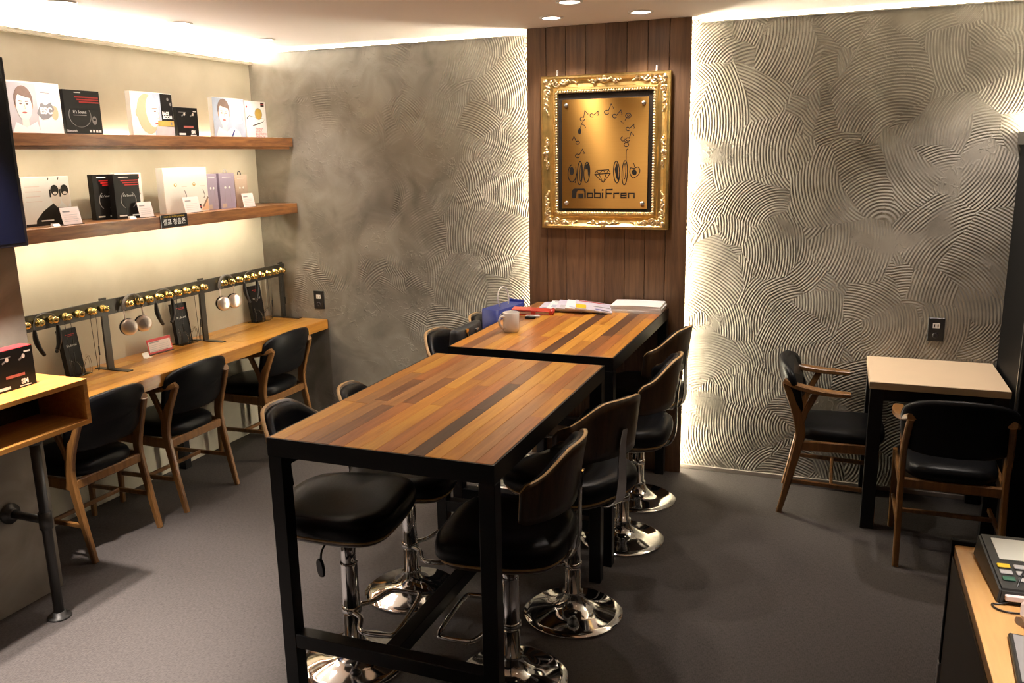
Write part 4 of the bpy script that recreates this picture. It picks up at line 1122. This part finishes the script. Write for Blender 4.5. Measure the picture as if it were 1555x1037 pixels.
def ring_(X, Y, rx, ry, wd=5, rot=0, gap=0):
    n = 18; pts = []
    for k in range(n if not gap else int(n*0.8)):
        a = 2*PI*k/n; x, y = rx*math.cos(a), ry*math.sin(a)
        pts.append((X + x*math.cos(rot) - y*math.sin(rot), Y + x*math.sin(rot) + y*math.cos(rot)))
    st_(pts, wd, not gap, False)
def note(X, Y, s=1.0, rot=0.0, flip=1, wd=5):
    def T(x, y):
        x *= flip*s; y *= s
        return (X + x*math.cos(rot) - y*math.sin(rot), Y + x*math.sin(rot) + y*math.cos(rot))
    st_([T(14*math.cos(a*0.5), 22 + 12*math.sin(a*0.5)) for a in range(0, 12)], wd)
    st_([T(8, 12), T(12, -8), T(16, -34)], wd*0.9)
    st_([T(16, -34), T(26, -18), T(36, -12), T(34, -4)], wd*0.8)
for a in ((278, 288, 1, 0, 1), (350, 275, 0.85, 0.7, 1), (436, 250, 1.05, 0.2, 1), (492, 280, 0.95, 0.5, 1), (575, 368, 0.85, 0.6, 1), (568, 430, 0.9, 0.1, 1), (243, 445, 0.85, -0.25, -1), (254, 530, 1.0, 0.35, 1)): note(*a); flush('note_drawing')
ring_(566, 298, 17, 15); ring_(566, 298, 6, 5, 4); st_([(556, 310), (548, 322), (546, 330)], 4); flush('note_drawing'); st_([(518, 330), (535, 345), (540, 338)], 4); flush('note_drawing')
ring_(535, 445, 13, 14, 5, 0, 1); ring_(556, 482, 14, 13, 5); st_([(540, 455), (556, 468), (570, 470)], 4); flush('note_drawing')
st_([(568, 510), (557, 520), (556, 585)], 4); flush('note_drawing')
p.ell('ink', *gp(260, 390), 11/545*pwid, 20/718*phei, 1); st_([(264, 375), (272, 345), (285, 325)], 4); st_([(272, 345), (290, 352), (300, 368)], 4); flush('note_drawing')
# clusters
ring_(212, 665, 28, 58, 6, 0.05, 1); p.ell('ink', *gp(208, 650), 15/545*pwid, 28/718*phei, 1); st_([(235, 620), (238, 690), (230, 730)], 5)
ring_(262, 665, 17, 78, 6, 0.03); ring_(268, 665, 6, 55, 4, 0.03)
ring_(307, 660, 19, 68, 6, 0.04); p.poly('ink', [gp(x, y) for x, y in ((296, 610), (322, 598), (326, 650), (316, 690), (312, 640), (298, 640))], 1)
flush('earpiece_drawing'); ring_(497, 660, 19, 72, 6, -0.04); p.poly('ink', [gp(x, y) for x, y in ((484, 640), (500, 596), (508, 640), (512, 720), (496, 700))], 1)
ring_(548, 665, 17, 80, 6, 0.03); ring_(548, 655, 6, 52, 4, 0.03)
st_([(584, 632), (580, 665), (600, 698), (632, 680), (643, 650), (630, 628), (606, 636)], 5, True); p.ell('ink', *gp(608, 662), 15/545*pwid, 20/718*phei, 1, rot=0.3); st_([(610, 628), (606, 610), (598, 602)], 4)
flush('earpiece_drawing')
for pts in ([(370, 648), (448, 643), (458, 668), (412, 728), (357, 672), (370, 648)], [(357, 672), (458, 668)], [(385, 672), (412, 728), (432, 669)], [(370, 648), (385, 672), (408, 646), (432, 669), (448, 643)]): st_(pts, 5, False, False)
flush('diamond_drawing')
# word mark
def seg(pts, wd=10): st_(pts, wd, False, False)
p.poly('ink', [gp(x, y) for x, y in ((210, 832), (210, 785), (216, 772), (228, 767), (290, 767), (298, 773), (301, 785), (301, 832), (291, 832), (291, 790), (286, 779), (248, 779), (241, 790), (236, 832))], 1)
p.poly('ink', [gp(x, y) for x, y in ((252, 800), (284, 800), (284, 832), (252, 832))], 1)
for o in ([(312, 799), (344, 799), (344, 827), (312, 827), (312, 794)], [(358, 770), (358, 827), (394, 827), (394, 799), (358, 799)], [(409, 794), (409, 832)], [(409, 771), (409, 782)],
          [(432, 832), (432, 774), (474, 774)], [(432, 800), (468, 800)], [(482, 832), (482, 799), (516, 799)], [(562, 827), (526, 827), (526, 799), (560, 799), (560, 813), (526, 813)], [(574, 832), (574, 799), (609, 799), (609, 832)]): seg(o)
flush('lettering')
for x in (-0.27, 0.275):
    hk = obj('hanger', tube(bmesh.new(), smoothpath([(x, -0.02, fh - 0.01), (x, -0.008, fh + 0.012), (x, -0.005, fh + 0.03), (x, -0.003, fh + 0.022)], 4), 0.005, 8), 'white_plastic', gf)

# ------------------------------------------------------------------ wall outlets
def outlet(x, z, lab):
    t = thing('wall_outlet', lab, 'outlet', (x, 0, z), 0, 'black wall outlets')
    obj('plate', B(-0.038, 0.038, -0.009, 0.0, -0.06, 0.06, 0.002), 'black_plastic', t)
    obj('white_socket', B(-0.016, 0.016, -0.0105, -0.009, 0.008, 0.034), 'white_plastic', t)
    for s in (-1, 1): obj('slot', B(s*0.008 - 0.0025, s*0.008 + 0.0025, -0.0112, -0.0105, 0.012, 0.028), 'black_plastic', t)
    obj('lower_socket', lathe(bmesh.new(), [(0.014, -0.009), (0.015, -0.0105), (0.008, -0.0105), (0.007, -0.009)], 16, cz=-0.03, axis='Y'), 'tv_bezel', t)
outlet(0.418, 0.878, 'black wall outlet beside the end of the listening desk')
outlet(4.09, 0.893, 'black wall outlet above the small beige table')

# ------------------------------------------------------------------ things on the far bar table
mg = thing('mug', 'white ceramic mug on the far bar table', 'mug', (2.147, -0.945, FZ), R(0))
obj('cup', lathe(bmesh.new(), [(0, 0.0), (0.033, 0.0), (0.037, 0.004), (0.039, 0.02), (0.040, 0.095), (0.0385, 0.0965), (0.037, 0.095), (0.036, 0.012), (0.03, 0.007), (0, 0.006)], 32), 'ceramic', mg)
obj('handle', tube(bmesh.new(), smoothpath([(-0.022, -0.030, 0.076), (-0.034, -0.050, 0.078), (-0.038, -0.058, 0.055), (-0.030, -0.048, 0.028), (-0.019, -0.030, 0.022)], 5), 0.006, 8), 'ceramic', mg)
wl = thing('red_wallet', 'open red leather wallet case beside the magazines on the far table', 'wallet', (2.10, -0.475, FZ), R(12))
obj('lower_cover', B(-0.10, 0.10, -0.045, 0.045, 0, 0.005, 0.001), 'red_leather', wl)
obj('contents', B(-0.09, 0.09, -0.04, 0.04, 0.005, 0.017, 0.001), 'ceramic', wl)
obj('upper_cover', B(-0.12, 0.10, -0.045, 0.05, 0.0175, 0.023, 0.001), 'red_leather', wl, (0, 0, 0.002), (0, R(3), 0))
obj('fold', lathe(bmesh.new(), [(0, -0.045), (0.013, -0.045), (0.013, 0.045), (0, 0.045)], 12, axis='Y'), 'red_leather', wl, (0.095, 0, 0.0135))
obj('strap', B(-0.012, 0.012, -0.0495, -0.045, 0.0, 0.024), 'red_leather', wl)
kt = thing('car_key', 'black key fob with white tag beside the red wallet', 'key', (2.125, -0.612, FZ), R(10))
obj('fob', pad(bmesh.new(), 0.03, 0.02, [(0.006, 0), (0, 0.004), (0.002, 0.011), (0.01, 0.014)], 20, 2.6), 'black_plastic', kt)
obj('white_tag', B(-0.03, 0.045, 0.022, 0.045, 0, 0.012, 0.002), 'white_plastic', kt)
obj('chain', tube(bmesh.new(), smoothpath([(0.0, 0.018, 0.008), (-0.008, 0.022, 0.013), (-0.012, 0.03, 0.0135)], 3), 0.002, 5), 'alu', kt)
def magazine(x, y, z, rz, w_, l_, th, lab, tilt, mat, accents, pages='paper', nest=0.15, ry=0.0):
    t = thing('magazine', lab, 'magazine', (x, y, z), R(rz), 'magazines fanned out by the wood panel')
    b = bmesh.new(); nx = 8; T = []; Bo = []
    for i in range(nx + 1):
        u = i/nx
        dz = tilt*(math.sin(u*PI)*0.5)
        T.append([b.verts.new((-w_/2 + w_*u, s*l_/2, th + dz)) for s in (-1, 1)]); Bo.append([b.verts.new((-w_/2 + w_*u, s*l_/2, dz*nest)) for s in (-1, 1)])
    for i in range(nx):
        for f in ((T[i][0], T[i+1][0], T[i+1][1], T[i][1]), (Bo[i][0], Bo[i][1], Bo[i+1][1], Bo[i+1][0]), (T[i][0], Bo[i][0], Bo[i+1][0], T[i+1][0]), (T[i][1], T[i+1][1], Bo[i+1][1], Bo[i][1])): b.faces.new(f)
    for i in (0, nx): b.faces.new((T[i][0], T[i][1], Bo[i][1], Bo[i][0]))
    t.rotation_euler[1] = ry; t.location.z += w_/2*math.sin(ry)
    obj('pages', b, pages, t)
    b = bmesh.new(); q = []
    for i in range(nx + 1):
        u = i/nx; dz = tilt*(math.sin(u*PI)*0.5); q.append([b.verts.new((-w_/2 + w_*u, s*l_/2, th + dz + 0.0006)) for s in (-1, 1)])
    for i in range(nx): b.faces.new((q[i][0], q[i+1][0], q[i+1][1], q[i][1]))
    obj('cover', b, mat, t)
    for (mt, u0, u1, v0, v1) in accents:
        b = bmesh.new(); q = []
        for i in range(5):
            u = u0 + (u1-u0)*i/4; dz = tilt*(math.sin(u*PI)*0.5)
            q.append([b.verts.new((-w_/2 + w_*u, -l_/2 + l_*v, th + dz + 0.0012)) for v in (v0, v1)])
        for i in range(4): b.faces.new((q[i][0], q[i+1][0], q[i+1][1], q[i][1]))
        obj('cover_print', b, mt, t)
accs = [[('ink_grey', .1, .5, .1, .3), ('photo_blue', .2, .9, .5, .6)], [('photo_blue', .1, .4, .2, .5), ('ink_grey', .1, .6, .8, .9)], [('ink_grey', .3, .9, .6, .7), ('photo_grey', .1, .9, .1, .4)],
        [('photo_blue', .1, .8, .1, .2), ('ink_grey', .4, .9, .75, .9)], [('ink_yellow', .02, .3, .05, .5), ('ink_red', .1, .8, .85, .95), ('blue_paper', .55, .75, .1, .2), ('ink_grey', .5, .95, .4, .5), ('ink', .7, .95, .06, .14)]]
mlab = ['bottom magazine of the fan, furthest left', 'second magazine from the left in the fan', 'middle magazine of the fanned row', 'fourth magazine from the left in the fan', 'topmost magazine of the fan with red and yellow print']
for k in range(5):
    magazine(2.165 + 0.052*k, -0.262 - 0.006*k, FZ + 0.0003, 8 + 2*k, 0.20, 0.26, 0.007, mlab[k], 0.003, 'paper_lilac' if k % 2 == 0 else 'paper', accs[k], 'paper', 0.0 if k == 0 else 0.9, R((0, 3.2, 5.8, 7.4, 8.2)[k]))
for k, (dx, dy, rz, lab) in enumerate(((0, 0, 3, 'lowest white booklet in the stack at the right corner of the far table'), (0.003, 0.004, 2, 'middle white booklet in the stack at the right corner of the far table'), (-0.004, 0.004, 3, 'top white booklet with slightly curled cover at the far table corner'))):
    magazine(2.610 + dx, -0.222 + dy, FZ + 0.0125*k, rz, 0.27, 0.195, 0.0115, lab, 0.006 if k == 2 else 0.0, 'paper', [])

# ------------------------------------------------------------------ bags on the far left stool
bg = thing('handbag', 'black handbag with a brass zip standing on a stool left of the far table', 'bag', (1.945, -1.03, 0.648), R(90))
def bagfn(p):
    x, y, z = p; k = 1 + 0.04*(z/0.38); return (x*k, y*(1 - 0.55*(z/0.38)), z - (0.012*math.cos(x*9) if z > 0.3 else 0))
obj('body', pad(bmesh.new(), 0.145, 0.06, [(0.01, 0.0), (0.0, 0.01), (0.0, 0.12), (0.0, 0.22), (0.004, 0.33), (0.01, 0.348), (0.02, 0.35)], 36, 4.5, bagfn), 'bag_black', bg)
obj('zip', tube(bmesh.new(), [(-0.06, -0.030, 0.343), (-0.06, -0.033, 0.33), (-0.061, -0.041, 0.28), (-0.06, -0.048, 0.20)], 0.0045, 6), 'brass', bg)
obj('zip_head', B(-0.072, -0.048, -0.037, -0.026, 0.324, 0.342, 0.002), 'brass', bg)
obj('badge', B(0.04, 0.07, -0.040, -0.030, 0.315, 0.322), 'alu', bg)
bb = thing('paper_bag', 'blue paper shopping bag with a white cord handle left of the far table', 'bag', (1.90, -0.43, 0.618), R(80))
obj('bag_body', pad(bmesh.new(), 0.145, 0.055, [(0.0, 0.0), (0.0, 0.1), (0.0, 0.2), (0.0, 0.365), (0.002, 0.365)], 32, 9), 'blue_paper', bb)
obj('light_side', B(0.1452, 0.1465, -0.05, 0.05, 0.01, 0.38), 'blue_light', bb)
obj('trim_line', tube(bmesh.new(), smoothpath([(-0.125, -0.0555, 0.25), (-0.123, -0.0555, 0.335), (-0.03, -0.0555, 0.345), (0.12, -0.0555, 0.35)], 3), 0.0018, 5), 'alu', bb)
obj('cord_handle', tube(bmesh.new(), smoothpath([(-0.03, 0.0, 0.36), (-0.055, 0.0, 0.41), (-0.04, 0, 0.455), (0.0, 0, 0.47), (0.04, 0, 0.45), (0.06, 0, 0.40), (0.055, 0, 0.36)], 5), 0.004, 6), 'white_plastic', bb)

# ------------------------------------------------------------------ service counter at the lower right
sc_ = thing('service_counter', 'light wood service counter with dark side panel at the lower right', 'counter', (3.94, -2.28, 0))
obj('top_board', B(0.004, 0.9, -1.5, -0.012, 0.72, 0.75, 0.001), 'counter_wood', sc_)
obj('side_panel', B(0.0, 0.02, -1.5, -0.012, 0.02, 0.7195), 'counter_dark', sc_)
obj('far_panel', B(0.0, 0.9, -0.012, 0.0, 0.0, 0.762, 0.002), 'cabinet_black', sc_)
obj('edge_trim', B(-0.004, 0.006, -0.016, 0.003, 0.10, 0.764, 0.001), 'cabinet_black', sc_)
obj('foot_trim', B(-0.006, 0.010, -0.02, 0.004, 0.0, 0.395), 'alu', sc_)
tm = thing('card_terminal', 'dark grey payment terminal with pale screen on the service counter', 'card terminal', (4.075, -2.46, 0.75), R(4))
b = bmesh.new()
hx, hy = 0.085, 0.13
bot_ = [(-hx, -hy, 0), (hx, -hy, 0), (hx, hy, 0), (-hx, hy, 0)]; top_ = [(-hx + 0.006, -hy + 0.008, 0.035), (hx - 0.006, -hy + 0.008, 0.035), (hx - 0.006, hy - 0.008, 0.065), (-hx + 0.006, hy - 0.008, 0.065)]
vb = [b.verts.new(q) for q in bot_]; vt = [b.verts.new(q) for q in top_]
b.faces.new(vb[::-1]); b.faces.new(vt)
for k in range(4): b.faces.new((vb[k], vb[(k+1) % 4], vt[(k+1) % 4], vt[k]))
bmesh.ops.bevel(b, geom=list(b.edges), offset=0.005, segments=2, affect='EDGES')
obj('housing', b, 'terminal_grey', tm)
sl = math.atan2(0.03, 2*hy - 0.016)
def on_top(y): return 0.035 + (y + hy - 0.008)*math.tan(sl)
obj('screen', B(-0.045, 0.038, -0.048, 0.048, 0, 0.002), 'lcd', tm, (-0.01, 0.052, on_top(0.052) + 0.0005), (sl, 0, 0))
for r_ in range(3):
    for c_ in range(4):
        y = -0.025 - 0.027*r_; m_ = 'key_grey'
        if c_ == 0: m_ = ('ink_yellow', 'key_grey', 'key_green')[r_]
        obj('key', B(-0.014, 0.014, -0.008, 0.008, 0, 0.004, 0.0015), m_, tm, (-0.052 + 0.036*c_, y, on_top(y) + 0.0003), (sl, 0, 0))
obj('printer_lip', B(-0.07, 0.08, -hy - 0.006, -hy + 0.004, 0.012, 0.026, 0.002), 'card_pale', tm)
tag(obj('power_cable', tube(bmesh.new(), smoothpath([(4.16, -2.36, 0.845), (4.11, -2.44, 0.83), (4.06, -2.53, 0.81), (4.03, -2.59, 0.765), (4.005, -2.60, 0.7535), (3.988, -2.605, 0.7532), (3.997, -2.628, 0.7532), (4.025, -2.635, 0.7532), (4.07, -2.625, 0.7532), (4.18, -2.61, 0.7532)], 6), 0.0022, 6), 'black_plastic'), 'thin black cable looping over the payment terminal and counter', 'cable')
tbm = thing('tablet', 'black-framed grey tablet lying on the service counter', 'tablet', (4.112, -2.85, 0.75), R(-4))
obj('case', B(-0.12, 0.12, -0.1, 0.1, 0, 0.012, 0.003), 'black_plastic', tbm)
obj('glass', B(-0.112, 0.112, -0.092, 0.092, 0.012, 0.0128), 'ink_grey', tbm)
tis = thing('crumpled_tissue', 'crumpled pale paper tissue on the service counter behind the tablet', 'tissue', (4.062, -2.672, 0.75))
b = bmesh.new(); bmesh.ops.create_icosphere(b, subdivisions=2, radius=0.035); rnd = random.Random(2)
for v in b.verts: v.co *= rnd.uniform(0.75, 1.15); v.co.z = max(-0.026, v.co.z) + 0.026
obj('paper_fold', b, 'card_pale', tis)
